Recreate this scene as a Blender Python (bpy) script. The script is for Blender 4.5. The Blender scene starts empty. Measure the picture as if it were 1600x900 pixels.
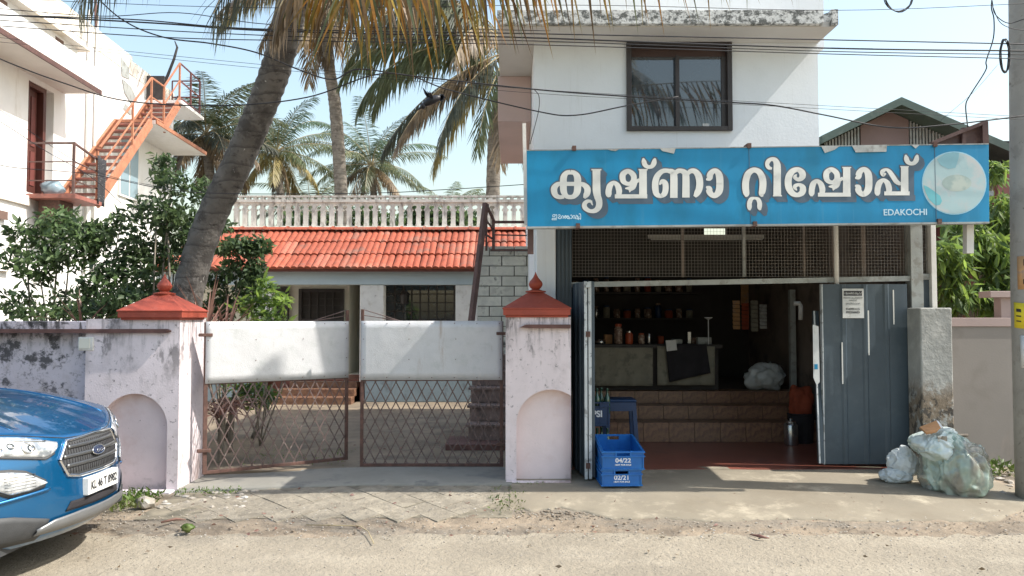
import bpy, bmesh, math, random
import numpy as np
from mathutils import Vector, Matrix, Euler
random.seed(7); rng = np.random.default_rng(7)
S = bpy.context.scene; COL = S.collection
R = math.radians
# ---------------------------------------------------------------- camera, world, sun, exposure
F0 = 1200.0; PITCH = math.atan(45/F0); CZ = 1.6
cd = bpy.data.cameras.new('camera'); cam = bpy.data.objects.new('camera', cd); COL.objects.link(cam)
cd.sensor_width = 36; cd.lens = 36*F0/1600; cd.clip_start = 0.05; cd.clip_end = 3000
cam.location = (0, 0, CZ); cam.rotation_euler = (math.pi/2+PITCH, 0, 0); S.camera = cam
SUN = Vector((1.0, -0.13, 1.15)).normalized()
W = bpy.data.worlds.new('World'); S.world = W; W.use_nodes = True
wn = W.node_tree.nodes; bg = wn['Background']
sky = wn.new('ShaderNodeTexSky'); sky.sky_type = 'NISHITA'; sky.sun_disc = False
sky.sun_elevation = math.asin(SUN.z); sky.sun_rotation = math.atan2(SUN.x, SUN.y)
sky.air_density = 1.8; sky.dust_density = 2.8; sky.ozone_density = 2.6; sky.altitude = 0
hsv = wn.new('ShaderNodeHueSaturation'); hsv.inputs['Saturation'].default_value = .92   # humid whitish air
W.node_tree.links.new(sky.outputs[0], hsv.inputs['Color']); W.node_tree.links.new(hsv.outputs[0], bg.inputs[0]); bg.inputs[1].default_value = 0.15
sd = bpy.data.lights.new('sun', 'SUN'); sd.energy = 4.0; sd.angle = R(0.5); sd.color = (1, .95, .87)
so = bpy.data.objects.new('sun', sd); COL.objects.link(so); so.rotation_euler = SUN.to_track_quat('Z', 'Y').to_euler()
S.view_settings.view_transform = 'Standard'; S.view_settings.look = 'None'
S.view_settings.exposure = 0.85; S.view_settings.gamma = 1
S.render.engine = 'CYCLES'; S.cycles.use_denoising = True; S.cycles.max_bounces = 8

# ---------------------------------------------------------------- helpers
def ray(px, py):
    c, s = math.cos(PITCH), math.sin(PITCH)
    a, b = (px-800)/F0, (450-py)/F0
    return Vector((a, c-s*b, s+c*b))
def P(px, py, Y):                       # point of the sight line at distance Y
    d = ray(px, py); return Vector((0, 0, CZ))+d*(Y/d.y)
def wl(o):
    v = Vector((0, 0, 0))
    while o is not None: v += o.location; o = o.parent
    return v
def tag(o, label=None, cat=None, group=None, kind=None):
    for k, v in (('label', label), ('category', cat), ('group', group), ('kind', kind)):
        if v: o[k] = v
    return o
def thing(name, loc, label, cat, group=None):
    o = bpy.data.objects.new(name, None); COL.objects.link(o); o.location = loc; o.empty_display_size = .2
    return tag(o, label, cat, group)
def inst(name, mesh, parent, wpos=(0, 0, 0), rot=(0, 0, 0), scale=(1, 1, 1)):
    o = bpy.data.objects.new(name, mesh); COL.objects.link(o); o.parent = parent
    o.location = Vector(wpos)-(wl(parent) if parent else Vector((0, 0, 0))); o.rotation_euler = rot; o.scale = scale
    return o
class MB:
    def __init__(s): s.v = []; s.f = []
    def add(s, vs, fs):
        n = len(s.v); s.v += [tuple(v) for v in vs]; s.f += [tuple(i+n for i in f) for f in fs]; return s
    def box(s, x0, x1, y0, y1, z0, z1):
        return s.add([(x0,y0,z0),(x1,y0,z0),(x1,y1,z0),(x0,y1,z0),(x0,y0,z1),(x1,y0,z1),(x1,y1,z1),(x0,y1,z1)],
                     [(0,3,2,1),(4,5,6,7),(0,1,5,4),(1,2,6,5),(2,3,7,6),(3,0,4,7)])
    def obox(s, c, ax, ay, az):            # centre and three half axis vectors
        c, ax, ay, az = Vector(c), Vector(ax), Vector(ay), Vector(az)
        vs = [c+ax*i+ay*j+az*k for k in (-1,1) for i, j in ((-1,-1),(1,-1),(1,1),(-1,1))]
        return s.add(vs, [(0,3,2,1),(4,5,6,7),(0,1,5,4),(1,2,6,5),(2,3,7,6),(3,0,4,7)])
    def bar(s, a, b, w, h=None, up=(0,0,1)):   # rectangular bar from a to b
        a, b = Vector(a), Vector(b); h = h or w; d = (b-a); L = d.length/2; d.normalize()
        u = Vector(up)
        if abs(d.dot(u)) > .98: u = Vector((0,1,0))
        sd = d.cross(u).normalized(); u2 = sd.cross(d)
        return s.obox((a+b)/2, d*L, sd*(w/2), u2*(h/2))
    def tube(s, pts, r, n=8, caps=True):
        pts = [Vector(p) for p in pts]; m = len(pts)
        rr = r if hasattr(r, '__len__') else [r]*m
        vs = []; prev = None
        for i, p in enumerate(pts):
            t = (pts[min(i+1, m-1)]-pts[max(i-1, 0)]).normalized()
            if prev is None:
                u = t.cross(Vector((0,0,1)))
                if u.length < .1: u = t.cross(Vector((0,1,0)))
                u.normalize()
            else:
                u = (prev-t*prev.dot(t)).normalized()
            prev = u; w = t.cross(u)
            for k in range(n):
                a = 2*math.pi*k/n; vs.append(p+(u*math.cos(a)+w*math.sin(a))*rr[i])
        fs = [(i*n+k, i*n+(k+1) % n, (i+1)*n+(k+1) % n, (i+1)*n+k) for i in range(m-1) for k in range(n)]
        if caps: fs += [tuple(range(n-1, -1, -1)), tuple((m-1)*n+k for k in range(n))]
        return s.add(vs, fs)
    def prism(s, poly, a, b, axis='y'):    # poly of (x,z) extruded y a..b (or (x,y) along z, (y,z) along x)
        n = len(poly)
        def mk(p, q):
            return (p[0], q, p[1]) if axis == 'y' else ((p[0], p[1], q) if axis == 'z' else (q, p[0], p[1]))
        vs = [mk(p, a) for p in poly]+[mk(p, b) for p in poly]
        fs = [tuple(range(n)), tuple(range(2*n-1, n-1, -1))]+[(i, i+n, (i+1) % n+n, (i+1) % n) for i in range(n)]
        return s.add(vs, fs)
    def lathe(s, c, prof, n=20):
        c = Vector(c); m = len(prof)
        vs = [c+Vector((r*math.cos(2*math.pi*k/n), r*math.sin(2*math.pi*k/n), z)) for r, z in prof for k in range(n)]
        fs = [(i*n+k, i*n+(k+1) % n, (i+1)*n+(k+1) % n, (i+1)*n+k) for i in range(m-1) for k in range(n)]
        return s.add(vs, fs+[tuple(range(n-1,-1,-1)), tuple((m-1)*n+k for k in range(n))])
    def grid(s, rows, closed=False):
        m, n = len(rows), len(rows[0])
        vs = [v for r in rows for v in r]
        fs = [(i*n+k, i*n+k+1, (i+1)*n+k+1, (i+1)*n+k) for i in range(m-1) for k in range(n-1)]
        if closed: fs += [(i*n+n-1, i*n, (i+1)*n, (i+1)*n+n-1) for i in range(m-1)]
        return s.add(vs, fs)
    def mesh(s, name, mat, off=(0,0,0), smooth=False, fix=True):
        me = bpy.data.meshes.new(name)
        o = Vector(off)
        me.from_pydata([tuple(Vector(v)-o) for v in s.v], [], s.f)
        if fix:
            b = bmesh.new(); b.from_mesh(me); bmesh.ops.recalc_face_normals(b, faces=b.faces); b.to_mesh(me); b.free()
        if mat: me.materials.append(mat)
        if smooth:
            me.polygons.foreach_set('use_smooth', [True]*len(me.polygons))
        return me
    def build(s, name, mat, parent=None, smooth=False, bev=0, kind=None, loc=None, label=None, fix=True):
        base = wl(parent) if parent is not None else Vector(loc or (0,0,0))
        me = s.mesh(name, mat, base, smooth, fix)
        o = bpy.data.objects.new(name, me); COL.objects.link(o)
        if parent is not None: o.parent = parent
        else: o.location = base
        if smooth == 'auto' or bev:
            pass
        if bev:
            m = o.modifiers.new('bevel', 'BEVEL'); m.width = bev; m.segments = 2; m.limit_method = 'ANGLE'; m.angle_limit = R(40)
        tag(o, label, kind=kind)
        return o
def autosmooth(o, ang=35):
    b = bmesh.new(); b.from_mesh(o.data)
    bmesh.ops.remove_doubles(b, verts=b.verts, dist=1e-4)
    for f in b.faces: f.smooth = True
    for e in b.edges:
        e.smooth = len(e.link_faces) == 2 and e.calc_face_angle(0) < R(ang)
    b.to_mesh(o.data); b.free(); return o
def text(name, s, size, loc, rot, mat, parent, ext=.001, align='CENTER', sx=1, label=None, bold=0):
    c = bpy.data.curves.new(name, 'FONT'); c.body = s; c.size = size; c.extrude = ext; c.align_x = align; c.align_y = 'CENTER'; c.offset = bold
    t = bpy.data.objects.new('tmp', c); COL.objects.link(t)
    dg = bpy.context.evaluated_depsgraph_get(); me = bpy.data.meshes.new_from_object(t.evaluated_get(dg))
    bpy.data.objects.remove(t); me.materials.clear(); me.materials.append(mat)
    o = bpy.data.objects.new(name, me); COL.objects.link(o)
    if parent is not None: o.parent = parent; o.location = Vector(loc)-wl(parent)
    else: o.location = loc
    o.rotation_euler = rot; o.scale = (sx, 1, 1)
    return tag(o, label)
def ico(sub=1):
    b = bmesh.new(); bmesh.ops.create_icosphere(b, subdivisions=sub, radius=1)
    v = [tuple(x.co) for x in b.verts]; f = [tuple(x.index for x in q.verts) for q in b.faces]; b.free(); return v, f
ICO1, ICO2, ICO3 = ico(1), ico(2), ico(3)
def blob(mb, c, r, src=None, jit=.2):
    v, f = src or ICO1
    rr = r if hasattr(r, '__len__') else (r, r, r)
    mb.add([(c[0]+p[0]*rr[0]*(1+random.uniform(-jit, jit)), c[1]+p[1]*rr[1]*(1+random.uniform(-jit, jit)), c[2]+p[2]*rr[2]*(1+random.uniform(-jit, jit))) for p in v], f)
def crom(pts, k=8):                       # Catmull-Rom
    pts = [np.array(p, float) for p in pts]; q = [2*pts[0]-pts[1]]+pts+[2*pts[-1]-pts[-2]]; out = []
    for i in range(1, len(q)-2):
        for j in range(k):
            t = j/k; a, b, c, d = q[i-1], q[i], q[i+1], q[i+2]
            out.append(.5*((2*b)+(c-a)*t+(2*a-5*b+4*c-d)*t*t+(3*b-a-3*c+d)*t**3))
    out.append(pts[-1]); return out
def sstep(a, b, x):
    t = min(1, max(0, (x-a)/(b-a))); return t*t*(3-2*t)

# ---------------------------------------------------------------- materials
def mat(name, col, rough=.8, var=.12, vs=3.0, col2=None, c2=(5, .5, .65), stains=(), bump=.15, bs=60, metal=0.0,
        coat=0, spec=.5, rnd=0.0, transl=0.0, ior=1.5, stretch=(1,1,1), alpha=None, bump2=None, det=6, world=False, bands=None):
    m = bpy.data.materials.new(name); m.use_nodes = True; nt = m.node_tree; N = nt.nodes; L = nt.links
    b = N['Principled BSDF']; tc = N.new('ShaderNodeTexCoord'); src = N.new('ShaderNodeNewGeometry').outputs['Position'] if world else tc.outputs['Object']
    def mapping(sc):
        q = N.new('ShaderNodeMapping'); q.inputs['Scale'].default_value = sc; L.new(src, q.inputs[0]); return q.outputs[0]
    def noise(sc, stv=(1,1,1), d=det, r=.6):
        n = N.new('ShaderNodeTexNoise'); n.inputs['Scale'].default_value = sc; n.inputs['Detail'].default_value = d; n.inputs['Roughness'].default_value = r
        L.new(mapping(stv), n.inputs['Vector']); return n.outputs['Fac']
    def ramp(x, lo, hi):
        r = N.new('ShaderNodeMapRange'); r.inputs[1].default_value = min(lo,hi); r.inputs[2].default_value = max(lo,hi); r.interpolation_type = 'SMOOTHSTEP'
        if lo > hi: r.inputs[3].default_value = 1; r.inputs[4].default_value = 0
        L.new(x, r.inputs[0]); return r.outputs[0]
    def mix(f, a, c):
        q = N.new('ShaderNodeMix'); q.data_type = 'RGBA'
        if isinstance(f, float): q.inputs[0].default_value = f
        else: L.new(f, q.inputs[0])
        for i, z in ((6, a), (7, c)):
            if isinstance(z, tuple): q.inputs[i].default_value = (*z[:3], 1)
            else: L.new(z, q.inputs[i])
        return q.outputs[2]
    def math_(op, a, c):
        q = N.new('ShaderNodeMath'); q.operation = op; q.use_clamp = True
        for i, z in ((0, a), (1, c)):
            if isinstance(z, (int, float)): q.inputs[i].default_value = z
            else: L.new(z, q.inputs[i])
        return q.outputs[0]
    lo = tuple(x*(1-var) for x in col); hi = tuple(min(1, x*(1+var)) for x in col)
    c = mix(ramp(noise(vs, stretch), .3, .7), lo, hi)
    if col2: c = mix(ramp(noise(c2[0], stretch), c2[1], c2[2]), c, tuple(col2))
    for st in stains:   # (colour, scale, lo, hi, stretch, zrange or None, strength)
        f = ramp(noise(st[1], st[4] if len(st) > 4 else (1,1,1), 8, .7), st[2], st[3])
        if len(st) > 5 and st[5]:
            sp = N.new('ShaderNodeSeparateXYZ'); L.new(src, sp.inputs[0])
            g = ramp(sp.outputs[2], st[5][0], st[5][1]); f = math_('MULTIPLY', f, g)
        if len(st) > 6: f = math_('MULTIPLY', f, st[6])
        c = mix(f, c, tuple(st[0]))
    if bands:     # ring scars of a palm stem
        wv = N.new('ShaderNodeTexWave'); wv.wave_type = 'BANDS'; wv.bands_direction = 'Z'; wv.wave_profile = 'SAW'; wv.inputs['Scale'].default_value = bands[0]; wv.inputs['Distortion'].default_value = 2.2; wv.inputs['Detail'].default_value = 3; wv.inputs['Detail Scale'].default_value = 1.5
        L.new(mapping((1,1,1)), wv.inputs['Vector']); g = ramp(wv.outputs['Fac'], .0, .22); g = math_('SUBTRACT', 1.0, g); g = math_('MULTIPLY', g, bands[1])
        c = mix(g, c, bands[2])
    if rnd:
        oi = N.new('ShaderNodeObjectInfo'); hs = N.new('ShaderNodeHueSaturation')
        mr = N.new('ShaderNodeMapRange'); mr.inputs[3].default_value = 1-rnd; mr.inputs[4].default_value = 1+rnd
        L.new(oi.outputs['Random'], mr.inputs[0]); L.new(mr.outputs[0], hs.inputs['Value']); L.new(c, hs.inputs['Color']); c = hs.outputs[0]
    L.new(c, b.inputs['Base Color'])
    b.inputs['Roughness'].default_value = rough; b.inputs['Metallic'].default_value = metal
    b.inputs['Specular IOR Level'].default_value = spec; b.inputs['Coat Weight'].default_value = coat; b.inputs['Coat Roughness'].default_value = .03
    b.inputs['IOR'].default_value = ior
    if bump:
        bn = N.new('ShaderNodeBump'); bn.inputs['Strength'].default_value = bump; bn.inputs['Distance'].default_value = .01
        L.new(noise(bs, stretch, 4, .6), bn.inputs['Height']); last = bn.outputs[0]
        if bump2:
            b2 = N.new('ShaderNodeBump'); b2.inputs['Strength'].default_value = bump2[1]; b2.inputs['Distance'].default_value = .03
            L.new(noise(bump2[0], (1,1,1), 3, .5), b2.inputs['Height']); L.new(last, b2.inputs['Normal']); last = b2.outputs[0]
        if bands:
            b3 = N.new('ShaderNodeBump'); b3.inputs['Strength'].default_value = .6; b3.inputs['Distance'].default_value = .03; L.new(wv.outputs['Fac'], b3.inputs['Height']); L.new(last, b3.inputs['Normal']); last = b3.outputs[0]
        L.new(last, b.inputs['Normal'])
    if transl:
        tr = N.new('ShaderNodeBsdfTranslucent'); L.new(c, tr.inputs[0]); ms = N.new('ShaderNodeMixShader'); ms.inputs[0].default_value = transl
        L.new(b.outputs[0], ms.inputs[1]); L.new(tr.outputs[0], ms.inputs[2]); L.new(ms.outputs[0], N['Material Output'].inputs[0])
    if alpha is not None: b.inputs['Alpha'].default_value = alpha
    return m
BLK = (.035, .033, .032)
M = {}
M['asphalt'] = mat('asphalt', (.27,.235,.18), .95, .12, .8, (.33,.29,.225), (2.2,.45,.7), [((.11,.10,.09), 55, .58, .66), ((.50,.45,.37), 70, .60, .68), ((.16,.15,.13), 1.1, .5, .75, (.5,3,1), None, .35)], .9, 75, det=8, bump2=(22,.5))
M['dirt'] = mat('dirt', (.25,.20,.145), .95, .25, 1.8, (.15,.12,.088), (3,.48,.66), [((.09,.075,.06), 38, .58, .68), ((.40,.36,.29), 60, .60, .68), ((.17,.155,.13), 1.3, .45, .6, (1,2.5,1), None, .6)], .8, 60, bump2=(12,.7))
M['earth'] = mat('earth', (.24,.19,.12), .95, .25, 1.2, (.13,.11,.06), (3,.45,.65), [], .6, 40)
M['apron'] = mat('apron', (.23,.20,.15), .9, .1, 1.3, (.195,.165,.12), (1.6,.45,.7), [((.2,.19,.17), 7, .62, .75), ((.42,.37,.28), 3, .5, .75)], .3, 90, bump2=(5,.2))
M['paver'] = mat('paver', (.255,.225,.175), .92, .18, 6, (.20,.175,.135), (9,.48,.64), [((.10,.09,.08), 26, .58, .68), ((.36,.32,.26), 17, .6, .7)], .7, 60, rnd=.07, bump2=(16,.5), world=True)
M['sill'] = mat('sill', (.24,.23,.20), .9, .15, 2, (.17,.165,.15), (4,.5,.65), [], .3, 70)
M['yard'] = mat('yard', (.21,.165,.115), .9, .2, 1.2, (.14,.11,.08), (3,.45,.65), [((.36,.30,.22), 5, .6, .75)], .4, 50)
M['oldwall'] = mat('oldwall', (.66,.60,.64), .9, .08, 2, (.55,.49,.50), (6,.5,.7),
    [((.09,.085,.09), 3.6, .50, .57, (1,1,1.2), (.35,1.1), .95), (BLK, 8, .50, .60, (1,1,.30), (1.15,1.58), .9), ((.2,.18,.18), 26, .54, .64, (1,1,1), (.2,1.2), .6), ((.30,.25,.22), 4, .5, .7, (1,1,.6), (.45,-.1), .7)], .25, 60, bump2=(10,.15))
M['pillar_wall'] = mat('pillar_wall', (.70,.62,.64), .9, .06, 2, (.60,.53,.54), (5,.5,.7),
    [((.11,.10,.10), 6, .54, .64, (1,1,.45), (.8,1.45), .8), ((.09,.08,.08), 13, .48, .66, (1,1,.12), (1.2,1.58), .85), ((.25,.17,.15), 5, .46, .62, (1,1,.5), (.6,.1), .75), ((.10,.09,.09), 22, .58, .66, (1,1,1), None, .7), ((.32,.28,.28), 3, .5, .7, (1,1,.5), None, .5)], .2, 60)
M['niche'] = mat('niche', (.74,.63,.63), .9, .07, 2, (.66,.52,.50), (3,.5,.7), [((.30,.25,.23), 7, .5, .7, (1,1,1), (.35,-.05), .8), ((.16,.13,.12), 30, .66, .72)], .15, 60)
M['terracotta'] = mat('terracotta', (.31,.055,.030), .6, .12, 8, (.35,.085,.055), (14,.55,.7), [((.22,.08,.06), 11, .62, .75)], .15, 60)
M['maroon'] = mat('maroon', (.13,.065,.055), .8, .2, 8, bump=.2)
M['white_wall'] = mat('white_wall', (.78,.77,.75), .85, .04, 1.5, (.72,.70,.66), (2,.5,.75), [((.42,.36,.28), 3.0, .55, .74, (3.5,3.5,.22), None, .55), ((.30,.26,.21), 4, .6, .7, (4,4,.2), (6.2,7.6), .6)], .1, 50)
M['white_wall_top'] = mat('white_wall_top', (.78,.74,.66), .85, .06, 1.5, (.68,.60,.47), (1.5,.45,.7), [((.22,.18,.14), 3, .55, .7, (2.5,2.5,.4), (7.0,7.9), .8)], .1, 50)
M['shop_white'] = mat('shop_white', (.75,.79,.82), .8, .03, 1.5, (.70,.735,.76), (2,.5,.8), [((.48,.48,.45), 3.2, .56, .78, (3,3,.22), None, .45), ((.35,.34,.31), 5, .58, .74, (5,5,.18), (1.2,4.4), .35), ((.5,.5,.49), 28, .66, .74)], .15, 40, bump2=(3,.12))
M['pinkwall'] = mat('pinkwall', (.60,.45,.41), .8, .05, 2, bump=.08)
M['mould'] = mat('mould', (.66,.66,.64), .9, .08, 3, None, stains=[((.05,.055,.05), 13, .47, .56, (1,1,1.4), None, .9), ((.30,.30,.29), 30, .5, .6)], bump=.3)
M['soffit'] = mat('soffit', (.60,.57,.53), .9, .05, 2, bump=.1)
M['grey_plaster'] = mat('grey_plaster', (.33,.335,.32), .9, .14, 3, (.42,.42,.40), (6,.5,.65), [((.20,.155,.11), 9, .42, .52, (1,1,.8), (1.1,.8), .95), ((.05,.045,.04), 16, .5, .56, (1,1,.6), (1.05,.75), .9), ((.20,.20,.19), 24, .60, .68, (1,1,1), None, .6)], .4, 50, bump2=(14,.3))
M['beige'] = mat('beige', (.24,.22,.20), .85, .05, 1.2, (.215,.195,.175), (3,.5,.7), [((.33,.28,.23), 4, .5, .7, (1,1,.4), (.6,.1), .6)], .1, 50)
M['gablewall'] = mat('gablewall', (.23,.165,.155), .85, .06, 2, bump=.1)
M['pinkbeige'] = mat('pinkbeige', (.36,.28,.26), .85, .06, 2, bump=.1)
M['plinthblue_shaded'] = mat('plinthblue_shaded', (.22,.28,.31), .8, .08, 3, (.15,.18,.2), (5,.5,.7), bump=.1)  # darker copy of the blue paint, standing in for shade on the plinth
M['bluewall'] = mat('bluewall', (.47,.56,.60), .8, .05, 2, bump=.08)
M['creamwall'] = mat('creamwall', (.68,.66,.57), .8, .05, 2, bump=.08)
M['whitepaint'] = mat('whitepaint', (.74,.72,.68), .8, .06, 4, (.60,.57,.52), (6,.5,.7), [((.3,.27,.24), 12, .62, .72)], .15, 50)
M['tile'] = mat('tile', (.34,.076,.036), .75, .14, 9, (.27,.055,.028), (14,.5,.65), [((.20,.075,.05), 22, .56, .70), ((.13,.085,.065), 2.6, .50, .68, (1,1,1), None, .8), ((.42,.17,.11), 1.3, .5, .7, (1,1,1), None, .5)], .3, 60, rnd=.18, world=True)
M['tile_pale'] = mat('tile_pale', (.38,.115,.07), .75, .1, 9, (.33,.085,.05), (14,.5,.65), [], .2, 60, rnd=.08)
M['tile_gap'] = mat('tile_gap', (.16,.06,.045), .9, .1, 9)
M['block'] = mat('block', (.62,.60,.52), .9, .1, 5, (.53,.51,.45), (9,.5,.65), [((.12,.11,.10), 5, .54, .7)], .3, 50, rnd=.1, world=True)
M['stepblock_shaded'] = mat('stepblock_shaded', (.22,.16,.14), .9, .15, 6, (.13,.10,.09), (8,.5,.65), bump=.3)  # reddish brown steps, darkened to put their shade into the colour
M['mortar'] = mat('mortar', (.10,.09,.08), .95)
M['paver_joint'] = mat('paver_joint', (.20,.175,.13), .95, .2, 9, (.11,.10,.075), (4,.5,.65))
M['brownsteel'] = mat('brownsteel', (.10,.052,.045), .55, .2, 8, (.16,.09,.07), (12,.55,.7), [], .15)
M['rust'] = mat('rust', (.11,.055,.042), .7, .3, 20, (.08,.045,.035), (22,.5,.65), [], .3)
M['gatebar'] = mat('gatebar', (.12,.08,.072), .6, .25, 12, (.22,.18,.16), (20,.56,.7), [], .2)
M['gatesheet'] = mat('gatesheet', (.60,.60,.61), .55, .05, 6, (.54,.55,.55), (10,.5,.7), [((.28,.22,.18), 14, .66, .76), ((.36,.27,.21), 9, .60, .74, (1,1,.12), None, .7), ((.40,.41,.42), 3, .5, .75, (1,1,1), None, .5)], .22, 95, metal=.25, bump2=(7,.14))
M['orange'] = mat('orange', (.40,.17,.095), .65, .14, 5, (.31,.12,.07), (8,.5,.7), [((.16,.08,.06), 14, .58, .68)], .1)
M['tread'] = mat('tread', (.28,.105,.08), .65, .15, 5, (.18,.07,.055), (8,.5,.7), bump=.15)
M['redbrown'] = mat('redbrown', (.15,.045,.038), .5, .12, 5, bump=.1)
M['door_red'] = mat('door_red', (.085,.028,.022), .45, .12, 4, bump=.1, stretch=(3,3,.5))
M['glassdark'] = mat('glassdark', (.03,.04,.05), .03, .05, 2, bump=.0, metal=0, spec=.8, ior=1.7)
M['glassblue'] = mat('glassblue', (.22,.30,.35), .12, .05, 2, bump=0, spec=.8)
M['darkframe'] = mat('darkframe', (.035,.028,.027), .4, .15, 6, bump=.05)
M['brownblind'] = mat('brownblind', (.055,.028,.024), .5, .1, 6, bump=.05)
M['sign_blue'] = mat('sign_blue', (.0,.215,.42), .42, .12, 1.6, (.0,.18,.33), (2.2,.45,.7), [((.05,.26,.43), 5, .55, .75, (6,1,.25), None, .5)], .06, 6, stretch=(1.6,1,.6))
M['sign_white'] = mat('sign_white', (.70,.70,.66), .5, .05, 5, (.62,.62,.59), (9,.5,.7), bump=.03)
M['sign_grey'] = mat('sign_grey', (.075,.115,.16), .5, .08, 5, bump=.03)
M['sign_small'] = mat('sign_small', (.50,.68,.78), .5, .05, 5, bump=0)
M['sheet_back'] = mat('sheet_back', (.45,.45,.43), .5, .12, 6, (.30,.29,.27), (9,.5,.65), metal=.3)
M['slate'] = mat('slate', (.055,.078,.098), .45, .1, 3, (.07,.095,.115), (5,.5,.7), [((.25,.27,.28), 40, .68, .72, (1,1,.4), None, .6)], .08, 30)
M['slate_edge'] = mat('slate_edge', (.50,.53,.54), .5, .1, 8, (.25,.26,.26), (14,.55,.62), bump=.1)
M['balust'] = mat('balust', (.62,.60,.54), .85, .08, 4, (.50,.48,.42), (6,.48,.66), [((.20,.18,.16), 8, .50, .66, (1,1,.35), None, .85), ((.1,.09,.08), 3, .56, .7, (1,1,.5), None, .6)], .2, 50, rnd=.1, world=True)
M['steelgrey'] = mat('steelgrey', (.34,.36,.35), .5, .12, 6, (.24,.24,.22), (10,.5,.65), [((.20,.12,.08), 18, .62, .7)], .15)
M['meshwire'] = mat('meshwire', (.34,.31,.28), .5, .1, 6, bump=0)
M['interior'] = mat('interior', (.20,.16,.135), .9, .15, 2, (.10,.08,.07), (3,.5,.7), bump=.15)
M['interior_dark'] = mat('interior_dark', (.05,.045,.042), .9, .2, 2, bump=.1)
M['redfloor'] = mat('redfloor', (.25,.085,.06), .35, .12, 2, (.19,.07,.055), (4,.5,.7), [((.30,.19,.14), 5, .6, .75)], .06, 40)
M['walltile'] = mat('walltile', (.21,.115,.07), .35, .22, 14, (.14,.07,.05), (18,.48,.6), [], .05, 40, rnd=.12)
M['tile_joint'] = mat('tile_joint', (.10,.07,.05), .9)
M['concrete_pole'] = mat('concrete_pole', (.33,.32,.30), .9, .1, 3, (.27,.26,.24), (6,.5,.65), [((.14,.13,.12), 14, .6, .7)], .3, 50)
M['cable'] = mat('cable', (.018,.018,.022), .6, .1, 5, bump=0)
M['greenroof'] = mat('greenroof', (.065,.10,.085), .7, .12, 2, (.095,.13,.11), (5,.5,.7), bump=.1)
M['blackwood'] = mat('blackwood', (.045,.04,.038), .7, .2, 5)
M['trunk'] = mat('trunk', (.13,.12,.11), .9, .25, 5, (.07,.063,.058), (7,.48,.62), [((.50,.48,.45), 11, .57, .63, (1,1,.5), (2.6,.6), .9), ((.50,.48,.45), 18, .64, .69, (1,1,.5)), ((.035,.03,.028), 5, .56, .7, (1,1,2))], .6, 30, bump2=(20,.3), bands=(1.9,.6,(.035,.03,.028)))
M['trunk_far'] = mat('trunk_far', (.22,.195,.165), .9, .2, 6, (.13,.11,.095), (9,.5,.65), [((.12,.10,.08), 6, .55, .65, (.6,.6,4))], .5, 30, bands=(2.2,.6,(.08,.07,.06)))
M['bark'] = mat('bark', (.22,.19,.15), .9, .2, 8, (.12,.10,.08), (12,.5,.65), bump=.5)
def leafm(n, c, c2, tr=.35, rough=.5): return mat(n, c, rough, .25, 6, c2, (2.2,.45,.65), [], 0, transl=tr, rnd=.25)
M['leaf'] = leafm('leaf', (.11,.175,.065), (.17,.24,.10), .5)
M['leaf_dark'] = leafm('leaf_dark', (.055,.09,.042), (.10,.145,.065), .42)
M['leaf_bright'] = leafm('leaf_bright', (.24,.34,.07), (.14,.24,.06), .6)
M['palm_green'] = leafm('palm_green', (.11,.135,.065), (.165,.175,.09), .38)
M['palm_fresh'] = leafm('palm_fresh', (.075,.12,.06), (.11,.145,.075), .3)
M['palm_dark'] = leafm('palm_dark', (.075,.085,.06), (.11,.115,.075), .3)  # lifted slightly, puts the haze over far palms into the colour
M['palm_yellow'] = leafm('palm_yellow', (.30,.25,.10), (.22,.19,.07), .35)
M['palm_dry'] = leafm('palm_dry', (.24,.175,.105), (.14,.105,.07), .3)
M['palm_orange'] = leafm('palm_orange', (.33,.15,.022), (.20,.12,.022), .25)
M['palm_gold'] = leafm('palm_gold', (.30,.20,.035), (.18,.14,.03), .25)
M['palm_brown'] = leafm('palm_brown', (.15,.085,.03), (.09,.055,.025), .2)
M['dryleaf'] = leafm('dryleaf', (.30,.17,.13), (.20,.10,.085), .3)
M['rachis'] = mat('rachis', (.36,.29,.17), .7, .2, 6, bump=.1)
M['weed'] = leafm('weed', (.10,.17,.03), (.17,.20,.06), .35)
M['stone'] = mat('stone', (.30,.27,.23), .9, .25, 8, (.42,.40,.37), (7,.5,.65), bump=.4)
M['white_plastic'] = mat('white_plastic', (.70,.71,.70), .4, .06, 6, (.55,.55,.52), (9,.55,.7), bump=.03)
M['pvc'] = mat('pvc', (.62,.60,.56), .5, .1, 6, bump=.05)
M['crate_blue'] = mat('crate_blue', (.012,.13,.42), .4, .1, 6, (.02,.17,.46), (10,.5,.7), [((.10,.20,.36), 30, .62, .72)], .05)
M['crate_deep'] = mat('crate_deep', (.006,.032,.10), .45, .1, 6, bump=.05)
M['crate_print'] = mat('crate_print', (.72,.74,.78), .6, .05, 10, (.45,.52,.66), (40,.55,.65), bump=0)
M['paper'] = mat('paper', (.62,.63,.62), .8, .06, 9, (.52,.52,.50), (14,.5,.7), bump=.1)
M['ink'] = mat('ink', (.03,.03,.035), .8, .1, 9, bump=0)
M['ink_soft'] = mat('ink_soft', (.15,.15,.16), .8, .1, 9, bump=0)
M['yellowpaper'] = mat('yellowpaper', (.72,.58,.03), .7, .06, 9, bump=.05)
M['orangepaper'] = mat('orangepaper', (.52,.30,.14), .8, .15, 9, (.38,.26,.20), (10,.5,.65), bump=.05)
M['cardboard'] = mat('cardboard', (.42,.22,.10), .8, .12, 9, bump=.1)
M['film'] = mat('film', (.42,.55,.47), .16, .1, 4, (.26,.26,.22), (3.2,.46,.60), [((.60,.68,.62), 6, .58, .70)], .15, 10, bump2=(4,.3), alpha=.66, spec=.9, stretch=(1,1,.4), det=3)
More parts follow.
